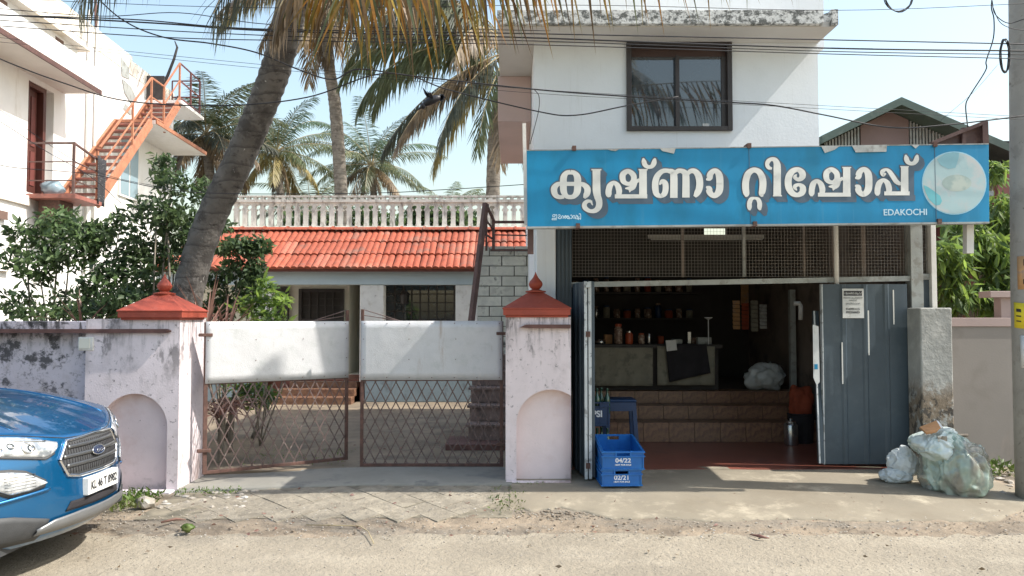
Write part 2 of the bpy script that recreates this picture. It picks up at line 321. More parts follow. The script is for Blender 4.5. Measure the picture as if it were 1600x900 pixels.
M['film_white'] = mat('film_white', (.66,.74,.72), .2, .05, 4, (.52,.62,.56), (3.5,.45,.62), [], .15, 10, bump2=(5,.35), alpha=.85, transl=0, spec=.7, stretch=(1,1,.4), det=3)
M['waste'] = mat('waste', (.30,.26,.20), .8, .5, 20, (.62,.62,.58), (12,.5,.56), [((.05,.05,.04), 14, .55, .62), ((.45,.10,.06), 8, .66, .7), ((.10,.22,.09), 9, .64, .7)], .5, 30)
M['bagwhite'] = mat('bagwhite', (.66,.70,.70), .25, .06, 6, (.48,.52,.52), (7,.5,.7), [((.30,.33,.30), 5, .6, .72)], .15, 10, transl=.2, bump2=(5,.35), stretch=(1,1,.5))
M['baggreen'] = mat('baggreen', (.42,.52,.44), .25, .2, 6, (.30,.29,.25), (4.5,.44,.58), [((.66,.74,.68), 5, .56, .7, (1,1,1)), ((.10,.10,.075), 9, .56, .66), ((.34,.16,.12), 4, .64, .72)], 1.0, 22, transl=.12, bump2=(9,1.0), stretch=(1,1,.5))
M['cloth_olive'] = mat('cloth_olive', (.25,.235,.185), .9, .12, 5, (.17,.16,.13), (6,.5,.65), bump=.3, bs=25)
M['cloth_dark'] = mat('cloth_dark', (.02,.018,.022), .9, .2, 6)
M['cloth_check'] = mat('cloth_check', (.025,.025,.03), .9, .3, 40, (.40,.38,.36), (45,.62,.66))
M['steel'] = mat('steel', (.50,.50,.50), .25, .08, 6, metal=.9, bump=.02)
M['bottle'] = mat('bottle', (.02,.07,.045), .08, .1, 6, spec=.8, bump=0)
M['orangecloth'] = mat('orangecloth', (.26,.05,.02), .85, .2, 8, bump=.4, bs=14)
M['redplastic'] = mat('redplastic', (.40,.075,.03), .45, .1, 6, bump=.05)
M['jar'] = mat('jar', (.20,.13,.10), .15, .3, 25, (.38,.30,.24), (30,.5,.6), bump=0)
M['tube'] = mat('tube', (.70,.70,.66), .4, .03, 5, bump=0)
M['crow'] = mat('crow', (.012,.011,.014), .5, .2, 9, bump=.2)
M['car_blue'] = mat('car_blue', (.001,.105,.27), .30, .04, 3, (.012,.115,.26), (1.5,.5,.8), stains=[((.14,.19,.24), 30, .62, .72, (1,1,1), None, .5)], bump=0, metal=.6, coat=1.0)
M['car_trim'] = mat('car_trim', (.045,.047,.05), .6, .1, 20, bump=.15, bs=200)
M['car_silver'] = mat('car_silver', (.20,.205,.21), .38, .05, 8, metal=.5, bump=0)
M['chrome'] = mat('chrome', (.78,.79,.80), .08, .02, 8, metal=1, bump=0)
M['grille_bar'] = mat('grille_bar', (.20,.205,.21), .3, .05, 8, metal=.8, bump=0)
M['lamp_lens'] = mat('lamp_lens', (.62,.65,.68), .08, .3, 16, (.30,.33,.36), (12,.5,.6), coat=1, bump=.25, bs=18, metal=.45)
M['carglass'] = mat('carglass', (.02,.03,.03), .03, .05, 3, spec=.9, bump=0)
M['tyre'] = mat('tyre', (.025,.025,.025), .85, .15, 20, bump=.3)
M['plate'] = mat('plate', (.78,.78,.76), .45, .03, 5, bump=0)
M['emblem'] = mat('emblem', (.02,.03,.07), .25, .05, 5, bump=0, coat=1)
M['vent_brown'] = mat('vent_brown', (.16,.10,.08), .8)
# ---------------------------------------------------------------- ground
from mathutils import noise as mn
def gz(x, y):
    hi = .02+.075*sstep(-3.4, -1.2, x)-.03*sstep(3.7, 4.6, x)
    return hi*sstep(5.6, 7.0, y)
def nz(x, y, s=1, a=1): return mn.noise(Vector((x*s, y*s, 3.1)))*a
g = MB(); g.add([(-400,-300,-.03),(400,-300,-.03),(400,900,-.03),(-400,900,-.03)], [(0,1,2,3)]); tag(g.build('ground', M['earth']), kind='structure')
g = MB(); xs = np.linspace(-40, 40, 161); g.grid([[(x, y, .0+ (0 if y < 5 else nz(x, y, 3, .004))) for x in xs] for y in (-3.5, 0, 3, 4.5, 5.2, 5.5, 5.75)]); tag(g.build('road', M['asphalt'], smooth=True), kind='structure')
# the dusty verge: a bumpy sheet with an uneven edge lapping over the asphalt
g = MB(); xs = np.linspace(-12, 12, 481); rows = []
for j, t in enumerate(np.linspace(0, 1, 44)):
    r = []
    for x in xs:
        y0 = 5.62+nz(x, 0, .9, .16)+nz(x, 7, 4, .05); y = y0+(7.9-y0)*t
        r.append((x, y, gz(x, y)-.004+.012*min(1, t*6)+nz(x, y, 5, .008)+nz(x, y, 16, .004)-(.008 if j == 0 else 0)))
    rows.append(r)
g.grid(rows); tag(g.build('verge', M['dirt'], smooth=True), kind='structure')
g = MB(); g.box(-14, .2, 7.56, 30, -.02, .098); tag(g.build('yard', M['yard']), kind='structure')
# lit earth heap along the garden edge inside the gate
# apron of smooth concrete before the shop, with a broken front edge
g = MB(); n = 180; fr = []
for i in range(n+1):
    x = -.02+4.45*i/n; e = 5.98+nz(x, 2, 1.3, .10)+nz(x, 5, 7, .03)
    if x < .75: e += .24*sstep(.8, .45, x)*(1+.4*mn.noise(Vector((x*9, 0, 0))))
    if x > 3.6: e += .28*sstep(3.6, 4.3, x)
    fr.append((x, e))
rows = [[(x, e, gz(x, e)-.03) for x, e in fr], [(x, e+.004, gz(x, e)+.010) for x, e in fr]]
for t in np.linspace(.03, 1, 14): rows.append([(x, e+(7.62-e)*t, gz(x, e+(7.62-e)*t)+.016+nz(x, e+t, 2.2, .006)+.012*t) for x, e in fr])
g.grid(rows); tag(g.build('shop_apron', M['apron'], smooth=True), kind='structure')
# driveway of worn diamond pavers before the gate
dr = MB(); n = 60; rows = []
for t in np.linspace(0, 1, 12): rows.append([(-2.95+2.95*i/n, 6.05+.85*t, gz(-2.95+2.95*i/n, 6.05+.85*t)+.012) for i in range(n+1)])
dr.grid(rows); drive = tag(dr.build('driveway', M['paver_joint'], smooth=True, loc=(-1.5, 6.5, 0)), kind='structure')
pav = []
for k in range(3):
    m = MB(); a, b, c = .1525, .1525, .004; j = lambda: random.uniform(-.003, .003)
    top = [(a+j(), j(), c), (j(), b+j(), c), (-a+j(), j(), c), (j(), -b+j(), c)]
    bot = [(p[0]*1.04, p[1]*1.04, -.02) for p in top]
    m.add(top+bot, [(0,1,2,3), (0,4,5,1), (1,5,6,2), (2,6,7,3), (3,7,4,0)]); pav.append(m.mesh('paver', M['paver']))
for i in range(-11, 12):
    for j in range(-4, 5):
        x = -1.5+(i+j)*.155; y = 6.42+(i-j)*.155
        if -2.85 < x < -.02 and 6.02 < y < 6.86 and not (x < -2.55 and y < 6.3):
            inst('paver', random.choice(pav), drive, (x, y, gz(x, y)+.013+random.uniform(-.004, .001)), (math.atan2(gz(x,y+.1)-gz(x,y-.1),.2)+random.uniform(-.01, .01), -math.atan2(gz(x+.1,y)-gz(x-.1,y),.2)+random.uniform(-.01, .01), 0))
# sill slab under the gate
g = MB(); rows = []
for y, dz in ((6.86,-.05),(6.865,.022),(6.9,.028),(7.3,.03),(7.62,.03)): rows.append([(x, y+nz(x, 1, 2, .03)*(y < 6.95), gz(x, y)+dz+nz(x, y, 3, .004)) for x in np.linspace(-3.0, 0.0, 50)])
g.grid(rows); tag(g.build('gate_sill', M['sill'], smooth=True), kind='structure')

# ---------------------------------------------------------------- roadside walls
def niche_wall(mb, x0, x1, cx, r, zs, zb, zt, y, yb, ytop=None):
    """front face with an arched niche cut by x1; returns the niche surface"""
    xs = sorted(set([x0, x1]+[min(x1, cx+r*math.cos(a)) for a in np.linspace(0, math.pi, 33)]))
    ni = MB()
    def hz(x): return zs+math.sqrt(max(0, r*r-(x-cx)**2))
    for a, b in zip(xs[:-1], xs[1:]):
        m = (a+b)/2
        if cx-r < m < cx+r:
            mb.add([(a,y,hz(a)),(b,y,hz(b)),(b,y,zt),(a,y,zt)], [(0,1,2,3)])
            ni.add([(a,y,hz(a)),(b,y,hz(b)),(b,yb,hz(b)),(a,yb,hz(a))], [(0,3,2,1)])
            ni.add([(a,yb,zb-.1),(b,yb,zb-.1),(b,yb,hz(b)),(a,yb,hz(a))], [(0,1,2,3)])
        else: mb.add([(a,y,-.1),(b,y,-.1),(b,y,zt),(a,y,zt)], [(0,1,2,3)])
    ni.add([(cx-r,y,zb-.1),(cx-r,yb,zb-.1),(cx-r,yb,zs),(cx-r,y,zs)], [(0,1,2,3)])
    if x1 >= cx+r: ni.add([(cx+r,y,zb-.1),(cx+r,yb,zb-.1),(cx+r,yb,zs),(cx+r,y,zs)], [(0,3,2,1)])
    return ni
def cap(x, y, hx, hy, z, label):
    c = thing('pillar_cap', (x, y, z), label, 'pillar cap', 'red pyramid caps on the gate pillars')
    m = MB(); m.box(x-hx+.02, x+hx-.02, y-hy+.02, y+hy-.02, z-.02, z); m.box(x-hx, x+hx, y-hy, y+hy, z, z+.055)
    b = [(x-hx-.008,y-hy-.008,z+.055),(x+hx+.008,y-hy-.008,z+.055),(x+hx+.008,y+hy+.008,z+.055),(x-hx-.008,y+hy+.008,z+.055)]
    lo = [(p[0],p[1],z+.066) for p in b]; t = [(x-.07,y-.07,z+.215),(x+.07,y-.07,z+.215),(x+.07,y+.07,z+.215),(x-.07,y+.07,z+.215)]
    m.add(b+lo+t, [(0,3,2,1)]+[(i,(i+1)%4,(i+1)%4+4,i+4) for i in range(4)]+[(i+4,(i+1)%4+4,(i+1)%4+8,i+8) for i in range(4)]+[(8,9,10,11)])
    m.build('cap_roof', M['terracotta'], c, bev=.003)
    f = MB(); f.lathe((x,y,z+.212), [(.05,0),(.095,.004),(.098,.016),(.06,.024),(.034,.034),(.05,.046),(.064,.07),(.066,.088),(.055,.112),(.046,.12),(.042,.126),(.026,.145),(.010,.175),(.002,.20)], 28)
    autosmooth(f.build('finial', M['terracotta'], c), 30)
    return c
bw = thing('boundary_wall', (-5, 7.05, 0), 'long mould-stained white compound wall behind the blue car, with arched niche', 'compound wall')
m = MB(); m.box(-14, -3.85, 7.07, 7.27, -.05, 1.56); m.build('wall_panel', M['oldwall'], bw, bev=.006)
m = MB(); ni = niche_wall(m, -3.85, -3.0, -3.40, .298, .61, .06, 1.58, 6.95, 7.04)
m.add([(-3.0,6.95,-.1),(-3.0,7.53,-.1),(-3.0,7.53,1.58),(-3.0,6.95,1.58)], [(0,1,2,3)])
m.add([(-3.85,6.95,-.1),(-3.85,7.53,-.1),(-3.85,7.53,1.58),(-3.85,6.95,1.58)], [(0,3,2,1)])
m.add([(-3.85,7.53,-.1),(-3.0,7.53,-.1),(-3.0,7.53,1.58),(-3.85,7.53,1.58)], [(0,3,2,1)])
m.add([(-3.85,6.95,1.58),(-3.0,6.95,1.58),(-3.0,7.53,1.58),(-3.85,7.53,1.58)], [(0,1,2,3)])
m.build('pillar', M['pillar_wall'], bw, fix=False); ni.build('niche', M['niche'], bw, fix=False)
m = MB(); m.box(-14, -3.11, 6.915, 6.948, 1.455, 1.49); m.tube([(-3.11,6.93,1.4725),(-3.09,6.932,1.4725),(-3.075,6.94,1.4725)], [.017,.014,.004], 8); m.box(-14,-3.853,6.948,7.068,1.46,1.485)
m.build('ledge_or_slot_shade', M['maroon'], bw)  # proud dark strip stands in for the shade of a recessed groove
m = MB(); m.box(-3.9, -3.02, 6.84, 6.948, -.05, .055); m.build('plinth', M['oldwall'], bw, bev=.01)
# lamp box with conduit
lb = thing('meter_box', (-3.9, 7.0, 1.3), 'small weathered white meter box high on the mouldy wall', 'meter box')
q0 = P(124, 548, 6.97); q1 = P(149, 526, 6.97)
m = MB(); m.box(q0.x, q1.x, 6.94, 7.05, q0.z, q1.z); m.build('box', M['whitepaint'], lb, bev=.012)
m = MB(); m.box(q0.x+.012, q1.x-.03, 6.933, 6.939, q0.z+.02, q1.z-.015); m.build('lid', M['creamwall'], lb, bev=.003)
m = MB(); m.tube([(q0.x+.1,7.045,q0.z), (q0.x+.1,7.045,.35)], .017, 8); m.build('conduit', M['pvc'], lb, smooth=True)
gpw = thing('gate_pillar_wall', (.2, 7.0, 0), 'pale pink pillar wall with half an arched niche between the gate and shop', 'pillar')
m = MB(); ni = niche_wall(m, -.058, .535, .355, .315, .625, .1, 1.6, 7.0, 7.09)
for xx, f in ((-.058,(0,3,2,1)), (.535,(0,1,2,3))): m.add([(xx,7.0,-.1),(xx,7.55,-.1),(xx,7.55,1.6),(xx,7.0,1.6)], [f])
m.add([(-.058,7.55,-.1),(.535,7.55,-.1),(.535,7.55,1.6),(-.058,7.55,1.6)], [(0,3,2,1)]); m.add([(-.058,7,1.6),(.535,7,1.6),(.535,7.55,1.6),(-.058,7.55,1.6)], [(0,1,2,3)])
m.build('pillar', M['pillar_wall'], gpw, fix=False); ni.build('niche', M['niche'], gpw, fix=False)
m = MB(); m.prism([(.07,1.505),(.13,1.53),(.53,1.53),(.53,1.495),(.15,1.497)], 6.955, 6.998); m.build('ledge_or_slot_shade', M['maroon'], gpw, label='dark strip standing in for the shaded slot near the pillar top')  # dark wedge stands in for the slot and its triangular shadow
m = MB(); m.box(-.06,.53,6.93,6.998,.0,.125); m.build('plinth', M['pillar_wall'], gpw, bev=.01)
cap(-3.25, 7.18, .29, .285, 1.592, 'red pyramid cap with ball finial on the wall end left of the gate')
cap(.225, 7.29, .305, .33, 1.615, 'red pyramid cap with ball finial between the gate and shop')

# ---------------------------------------------------------------- gate leaves
def gate(H, E, z0, zm, zt, label, rods_at_end):
    H, E = Vector(H), Vector(E); d = (E-H); L = d.length; d.normalize(); nrm = Vector((d.y, -d.x, 0))
    if nrm.y > 0: nrm = -nrm
    t = thing('gate_leaf', (H.x, H.y, z0), label, 'gate', 'two leaves of the driveway gate')
    pt = lambda s, z, o=0: H+d*s+nrm*o+Vector((0,0,z-H.z))
    for s, w in ((.018,.035), (L-.015,.03)):
        zz = zt+.12 if (s > .5) else zt
        MB().bar(pt(s,z0), pt(s,zz), w, w, up=nrm).build('stile', M['rust'], t, bev=.003)
    for z in (z0+.015, zm, zt-.02): MB().bar(pt(.03,z), pt(L-.03,z), .028, .03).build('rail', M['rust'], t, bev=.003)
    sp = .102; hgt = zm-z0-.03; dx = hgt/math.tan(R(62.5))
    for sg in (1,-1):
        k = -8
        while k*sp < L+dx:
            s0 = k*sp+.03; s1 = s0+dx; za, zb = z0+.03, zm-.01
            if s0 < .03: f = (.03-s0)/dx; za2 = za+(zb-za)*f; s0c = .03
            else: za2 = za; s0c = s0
            if s1 > L-.03: f = (L-.03-s0)/dx; zb2 = za+(zb-za)*f; s1c = L-.03
            else: zb2 = zb; s1c = s1
            k += 1
            if s1c-s0c < .02 or s0 > L-.03 or s1 < .03: continue
            if sg < 0: s0c, s1c = L-s0c, L-s1c
            MB().bar(pt(s0c,za2,.004*sg), pt(s1c,zb2,.004*sg), .0105, .005, up=nrm).build('lattice_bar', M['gatebar'], t)
    # riveted sheet
    m = MB(); rows = []
    for z in np.linspace(zm-.005, zt+.005, 9): rows.append([tuple(pt(s, z, .022+.002*math.sin(s*9+z*7))) for s in np.linspace(.01, L-.005, 26)])
    m.grid(rows); o = m.build('sheet', M['gatesheet'], t, smooth=True); so_ = o.modifiers.new('thick', 'SOLIDIFY'); so_.thickness = .0025
    m = MB()
    for s in np.linspace(.04, L-.04, 7):
        for z in (zm+.02, zt-.02): blob(m, pt(s,z,.026), .005, jit=0)
    for z in (zm+.2, zm+.4):
        for s in (.03, L/3, L*.66, L-.03): blob(m, pt(s,z,.026), .005, jit=0)
    m.build('rivets', M['rust'], t, kind='stuff')
    m = MB()
    for a in (0, .055): m.tube([pt(L-.03,zt+.115-a), pt(L-.5-a*2,zt-.03)], .005, 6)
    m.build('sloping_rod', M['gatebar'], t)
    for z in (z0+.22, zt-.12):
        MB().bar(pt(-.05,z,.01), pt(.07,z,.01), .05, .03).build('hinge', M['rust'], t, bev=.004)
    return t
gate((-2.88,7.2,0), (-1.69,7.95,0), .135, .98, 1.55, 'sunlit bright gate leaf on the left, swung slightly inward', 1)
gate((-.085,7.64,0), (-1.50,7.64,0), .125, .98, 1.555, 'shaded grey gate leaf on the right, beside the pink pillar', 1)

# ---------------------------------------------------------------- tiled house across the yard
hs = thing('tiled_house', (-3.5, 14, .1), 'low white house with orange tiled verandah roof and roof balustrade', 'house')
X0, X1 = -6.35, .42
m = MB(); m.box(X0+.1, -3.2, 15.1, 20, 0, 2.6); m.box(-5.5, -3.2, 15.1, 20, 2.6, 3.17); m.box(-2.65, X1-.02, 15.12, 20, .48, 3.3); m.box(-3.2,-2.65,15.1,20,2.4,3.3); m.box(-3.2,-2.65,15.1,20,0,.48); m.build('wall', M['creamwall'], hs)
m = MB(); m.box(-5.55, X1, 14.85, 20.2, 3.18, 3.32); m.build('flat_roof', M['whitepaint'], hs)
m = MB(); m.box(X0+.05, X1-.05, 13.62, 13.8, 2.17, 2.44); m.build('fascia', M['bluewall'], hs, bev=.01)
m = MB(); m.box(X0+.05, X1-.05, 13.8, 15.1, 2.42, 2.47); m.build('verandah_ceiling', M['whitepaint'], hs)
for px0, px1 in ((563,600), (712,750), (395,425)):
    a = P(px0, 500, 13.7); b = P(px1, 500, 13.7)
    m = MB(); m.box(a.x, b.x, 13.64, 13.9, .45, 2.165); m.build('column', M['whitepaint'], hs, bev=.01)
m = MB(); m.box(-2.6, X1, 13.6, 15.1, .1, .5); m.build('plinth', M['plinthblue_shaded'], hs, bev=.01); m = MB(); m.box(-6.2,-4.4,13.6,15.1,.1,.5); m.build('plinth', M['plinthblue_shaded'], hs, bev=.01)
m = MB(); m.box(-4.4,-2.6,13.9,15.1,.1,.47); m.build('verandah_floor', M['redfloor'], hs)
for i, (y0, z1) in enumerate(((13.2,.22),(13.45,.34),(13.68,.45))):
    m = MB(); m.box(-4.25+i*.15, -2.75, y0, 13.9+(i*.0), .09+i*.001, z1); m.build('step', M['walltile'], hs, bev=.008)
def hwindow(px0, px1, py0, py1, Y, parent, nb=6, name='window', glass='interior_dark'):
    a, b = P(px0,py1,Y), P(px1,py0,Y)
    w = MB(); t = .06
    w.box(a.x-t,a.x,Y-.05,Y+.02,a.z-t,b.z+t); w.box(b.x,b.x+t,Y-.05,Y+.02,a.z-t,b.z+t); w.box(a.x,b.x,Y-.048,Y+.02,a.z-t,a.z); w.box(a.x,b.x,Y-.048,Y+.02,b.z,b.z+t)
    o = w.build(name, M['darkframe'], parent)
    g = MB(); g.box(a.x,b.x,Y-.006,Y-.002,a.z,b.z); g.build('pane', M[glass], o)
    for k in range(1, nb): x = a.x+(b.x-a.x)*k/nb; MB().box(x-.012,x+.012,Y-.035,Y-.02,a.z,b.z).build('grille_rod', M['darkframe'], o)
    for k in (1,2,3): z = a.z+(b.z-a.z)*k/4; MB().box(a.x,b.x,Y-.03,Y-.015,z-.01,z+.01).build('grille_rod', M['darkframe'], o)
    return o
hwindow(604, 709, 446, 500, 15.1, hs, 8, glass='glassdark'); hwindow(472, 533, 456, 498, 15.08, hs, 5)
m = MB(); a, b = P(424,505,15.08), P(452,448,15.08); m.box(a.x,b.x,15.03,15.09,a.z,b.z); m.build('door_frame', M['darkframe'], hs)
m = MB(); a = P(582,455,15.1); a.x = P(582,455,15.1).x
a = P(583, 458, 13.63); m.lathe((P(583,458,13.6).x+.35, 15.0, a.z-.2), [(.03,0),(.07,.04),(.08,.2),(.10,.22),(.03,.3),(.01,.34)], 8); m.build('wall_lamp', M['darkframe'], hs)
# roof slope deck, tiles
A0 = Vector((0, 13.42, 2.44)); A1 = Vector((0, 14.85, 3.27)); sl = (A1-A0); SL = sl.length; sl.normalize(); nr = Vector((0,-sl.z,sl.y))
XH = -5.62
deck = MB(); deck.add([(X0,A0.y+.02,A0.z-.05),(X1,A0.y+.02,A0.z-.05),(X1,A1.y,A1.z-.05),(XH,A1.y,A1.z-.05),(X0,A0.y+.02,A0.z-.01),(X1,A0.y+.02,A0.z-.01),(X1,A1.y,A1.z-.01),(XH,A1.y,A1.z-.01)], [(0,3,2,1),(4,5,6,7),(0,1,5,4),(1,2,6,5),(2,3,7,6),(3,0,4,7)])
deck = deck.build('roof', M['tile_gap'], hs)
def tilemesh(nm, mt):
    w, l = .232, .60; prof = []
    for k in range(17):
        u = k/16; prof.append((u*w-w/2, .028*abs(math.sin(u*2*math.pi))**.7+.004))
    rows = [[(x, -.0, -.012) for x, z in prof], [(x, 0, z+.014) for x, z in prof], [(x, l, z-.012) for x, z in prof]]
    m = MB(); m.grid(rows); return m.mesh(nm, mt, smooth=False, fix=False)
T1, T2 = tilemesh('roof_tile', M['tile']), tilemesh('roof_tile', M['tile_pale'])
pitch = math.atan2(sl.z, sl.y); nt = int((X1-X0)/.236)
for r in range(3):
    for k in range(nt+1):
        x = X0+.118+k*.236; p = A0+sl*(r*(SL/3.05)-.02); 
        if x > X1-.06 or x < X0+(XH-X0)*(r+.4)/3: continue
        o = inst('roof_tile', T2 if random.random() < .10 else T1, deck, (x, p.y, p.z+.012), (pitch+random.uniform(-.02,.02), random.uniform(-.02,.02), random.uniform(-.022,.022)))
rm = MB(); rm.add([(x, -.0+.10*math.cos(a), .085*math.sin(a)) for x in (-.23, .215) for a in np.linspace(-.3, math.pi*.9, 9)], [(i, i+1, i+10, i+9) for i in range(8)])
rm.add([(x, .115*math.cos(a), .1*math.sin(a)) for x in (.185, .23) for a in np.linspace(-.3, math.pi*.9, 9)], [(i, i+1, i+10, i+9) for i in range(8)])
rmm = rm.mesh('ridge_tile', M['tile'], fix=False); k = 0
while XH+.2+k*.44 < X1: inst('ridge_tile', rmm, deck, (XH+.2+k*.44, 14.80, 3.25), (0,0,math.pi if False else 0)); k += 1
# roof balustrade
bl = MB(); bl.box(-5.5,.44,15.0,15.14,3.32,3.38); bl.build('base_rail', M['balust'], hs)
zt = P(600,309,15).z
bl = MB(); bl.box(-5.5,.44,14.98,15.12,zt-.09,zt-.035); bl.box(-5.5,.44,14.99,15.11,zt+.015,zt+.045)
x = -5.5
while x < .42: bl.box(x, x+.075, 15.0, 15.1, zt-.035, zt+.015); x += .14
bl.build('top_rail', M['balust'], hs)
prof = [(.05,0),(.05,.04),(.043,.06),(.043,.36),(.066,.375),(.066,.40),(.05,.412),(.037,.425),(.033,.45),(.037,.475),(.052,.495),(.085,.505),(.085,.56)]
H_ = zt-.09-3.38; prof = [(a, b*H_/.56) for a, b in prof]
bm_ = MB(); bm_.prism([(a,b) for a,b in prof]+[(-a,b) for a,b in reversed(prof)], -.05, .05); bmm = bm_.mesh('baluster', M['balust'])
k = 0
while -5.42+k*.1705 < .4: inst('baluster', bmm, hs, (-5.42+k*.1705, 15.06, 3.38)); k += 1

# ---------------------------------------------------------------- block stair and brown steel rail beside the house
bs = thing('block_stair', (-.2, 9.5, .1), 'bare concrete block wall with steps, between tiled house and shop', 'block wall')
m = MB(); m.box(-.47,.30,10.53,10.9,.1,2.55); core = m.build('block_wall', M['mortar'], bs)
bh = .137; row = 0; z = .1
bmesh_ = {}
def blockm(w, h, d, mt):
    key = (round(w,3), round(h,3), round(d,3))
    if key not in bmesh_:
        mm = MB(); c = .006; vs = []
        mm.box(-w/2,w/2,-d/2,d/2,-h/2,h/2); bmesh_[key] = mm.mesh('block', mt)
    return bmesh_[key]
while z < 2.5:
    off = -.17 if row % 2 else 0; x = -.48+off
    while x < .30:
        a, b = max(x, -.48), min(x+.34, .31)
        if b-a > .05: inst('block', blockm(b-a-.012, bh-.010, .12, M['block']), core, ((a+b)/2, 10.5+random.uniform(-.006,.006), z+bh/2), (0,0,random.uniform(-.008,.008)))
        x += .34
    z += bh; row += 1
for i in range(5):
    a = P(733-1, 600, 9.0).x; m = MB(); m.box(a, .12, 9.0+i*.26, 10.44, .16+i*.19 if i else .10, .16+(i+1)*.19-.03); m.box(a-.03, .13, 8.97+i*.26, 9.24+i*.26, .16+(i+1)*.19-.03, .16+(i+1)*.19)
    m.build('step', M['stepblock_shaded'], bs, bev=.006)
m = MB(); m.box(-.75,.16,8.7,9.3,.09,.165); m.build('base_slab', M['maroon'], bs, bev=.006)
sr = thing('steel_handrail', (-.3, 10.2, 2.5), 'dark brown steel stair frame leaning against the block wall', 'handrail')
def pb(a, b, w=.03, h=None, mt='brownsteel', n='rail', t=None):
    return MB().bar(a, b, w, h).build(n, M[mt], t or sr, bev=.003)
MB().bar(P(759,318,10.2), P(736,505,9.9), .05, .085).build('stringer', M['brownsteel'], sr)
MB().bar(P(759,318,10.2), P(772,346,10.35), .03).build('rail', M['brownsteel'], sr); 
MB().bar(P(760,330,10.2), P(760,392,10.2), .03).build('post', M['brownsteel'], sr); MB().bar(P(771,344,10.35), P(771,391,10.35), .04).build('post', M['brownsteel'], sr)
for f in (.33,.66): MB().bar(P(760,322+68*f,10.2), P(771,344+46*f,10.35), .02).build('rail', M['brownsteel'], sr)
MB().bar(P(771,347,10.35), P(823,347,10.35), .035).build('rail', M['brownsteel'], sr)
MB().bar(P(771,367,10.35), P(823,368,10.35), .018).build('rail', M['brownsteel'], sr); MB().bar(P(766,391,10.35), P(835,391,10.35), .03).build('rail', M['brownsteel'], sr)
# ---------------------------------------------------------------- tea shop
sh = thing('tea_shop', (2.2, 8, .1), 'two-storey white tea shop with blue signboard and open dark shopfront', 'shop')
Yf = 7.62
def X(px, Y=Yf): return P(px,495,Y).x
XL, XR = X(838), X(1452)
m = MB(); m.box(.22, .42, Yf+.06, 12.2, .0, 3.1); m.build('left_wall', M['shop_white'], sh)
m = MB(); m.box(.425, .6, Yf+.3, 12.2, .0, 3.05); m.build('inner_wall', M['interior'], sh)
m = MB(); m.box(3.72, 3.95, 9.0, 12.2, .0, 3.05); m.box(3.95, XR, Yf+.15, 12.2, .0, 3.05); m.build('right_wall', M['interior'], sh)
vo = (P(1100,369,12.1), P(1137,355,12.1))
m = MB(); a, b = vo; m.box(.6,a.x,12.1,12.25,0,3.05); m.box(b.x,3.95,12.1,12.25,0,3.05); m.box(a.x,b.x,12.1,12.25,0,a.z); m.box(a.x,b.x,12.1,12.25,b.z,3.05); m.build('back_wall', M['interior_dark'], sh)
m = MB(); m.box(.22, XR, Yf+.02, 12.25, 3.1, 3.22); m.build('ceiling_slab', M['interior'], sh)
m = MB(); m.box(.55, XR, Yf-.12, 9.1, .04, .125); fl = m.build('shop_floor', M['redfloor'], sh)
# upper storey
m = MB(); m.box(X(835,7.9), X(1284,7.9), 7.9, 8.1, 2.6, 4.449)
UW = X(835,7.9), X(1284,7.9)
wx0, wz0 = P(979,205,7.9).x, P(979,205,7.9).z; wx1, wz1 = P(1142,64,7.9).x, P(1142,64,7.9).z
m = MB(); m.box(UW[0], wx0, 7.9, 8.1, 2.6, 4.449); m.box(wx1, UW[1], 7.9, 8.1, 2.6, 4.449); m.box(wx0, wx1, 7.9, 8.1, 2.6, wz0); m.box(wx0, wx1, 7.9, 8.1, wz1, 4.449)
m.box(UW[0], UW[0]+.2, 8.1, 11.5, 2.6, 4.449); m.box(UW[1]-.2, UW[1], 8.1, 11.5, 3.22, 4.449); m.box(UW[0]+.2, UW[1]-.2, 11.3, 11.5, 3.22, 4.449)
m.build('upper_wall', M['shop_white'], sh)
pk = P(778,190,9.0)
m = MB(); m.box(pk.x, UW[0]-.004, 9.0, 11.5, pk.z, 4.449); m.build('side_wall', M['pinkwall'], sh, bev=.006)
m = MB(); m.box(P(777,36,7.45).x, UW[1]+.002, 7.452, 12, 4.45, 4.50); m.build('roof_slab', M['soffit'], sh)
q = P(1290,14,7.4)
m = MB(); m.box(P(777,36,7.45).x, q.x-.02, 7.40, 7.50, 4.46, 4.60); m.build('roof_edge', M['mould'], sh, bev=.006, label='black mould stained edge of the roof slab')
m = MB(); m.add([(UW[1]-.005,7.40,4.452),(UW[1]+.005,7.40,4.60),(UW[1]-.09,7.5,4.60),(UW[1]-.005,12,4.60),(UW[1]-.005,12,4.452),(UW[1]-.1,7.5,4.452)], [(0,5,2,1),(2,5,4,3),(0,1,3,4)]); m.box(UW[1]-.06, UW[1]+.004, 7.40, 12, 4.453, 4.605); m.build('roof_edge', M['mould'], sh)
m = MB(); m.box(P(790,5,8.4).x, P(1287,5,8.2).x, 8.2, 8.35, 4.5, 5.4); m.build('parapet', M['shop_white'], sh)
m = MB(); m.box(X(1452)+.003, X(1452)+.03, 7.66, 7.80, .0, 3.1); m.build('side_light_stop', M['interior'], sh)  # added unseen strip, closes a slit that let sun onto the floor
m = MB(); m.box(.2, 4.1, 6.50, 7.61, 2.63, 2.67); m.build('canopy_sheet', M['steelgrey'], sh)
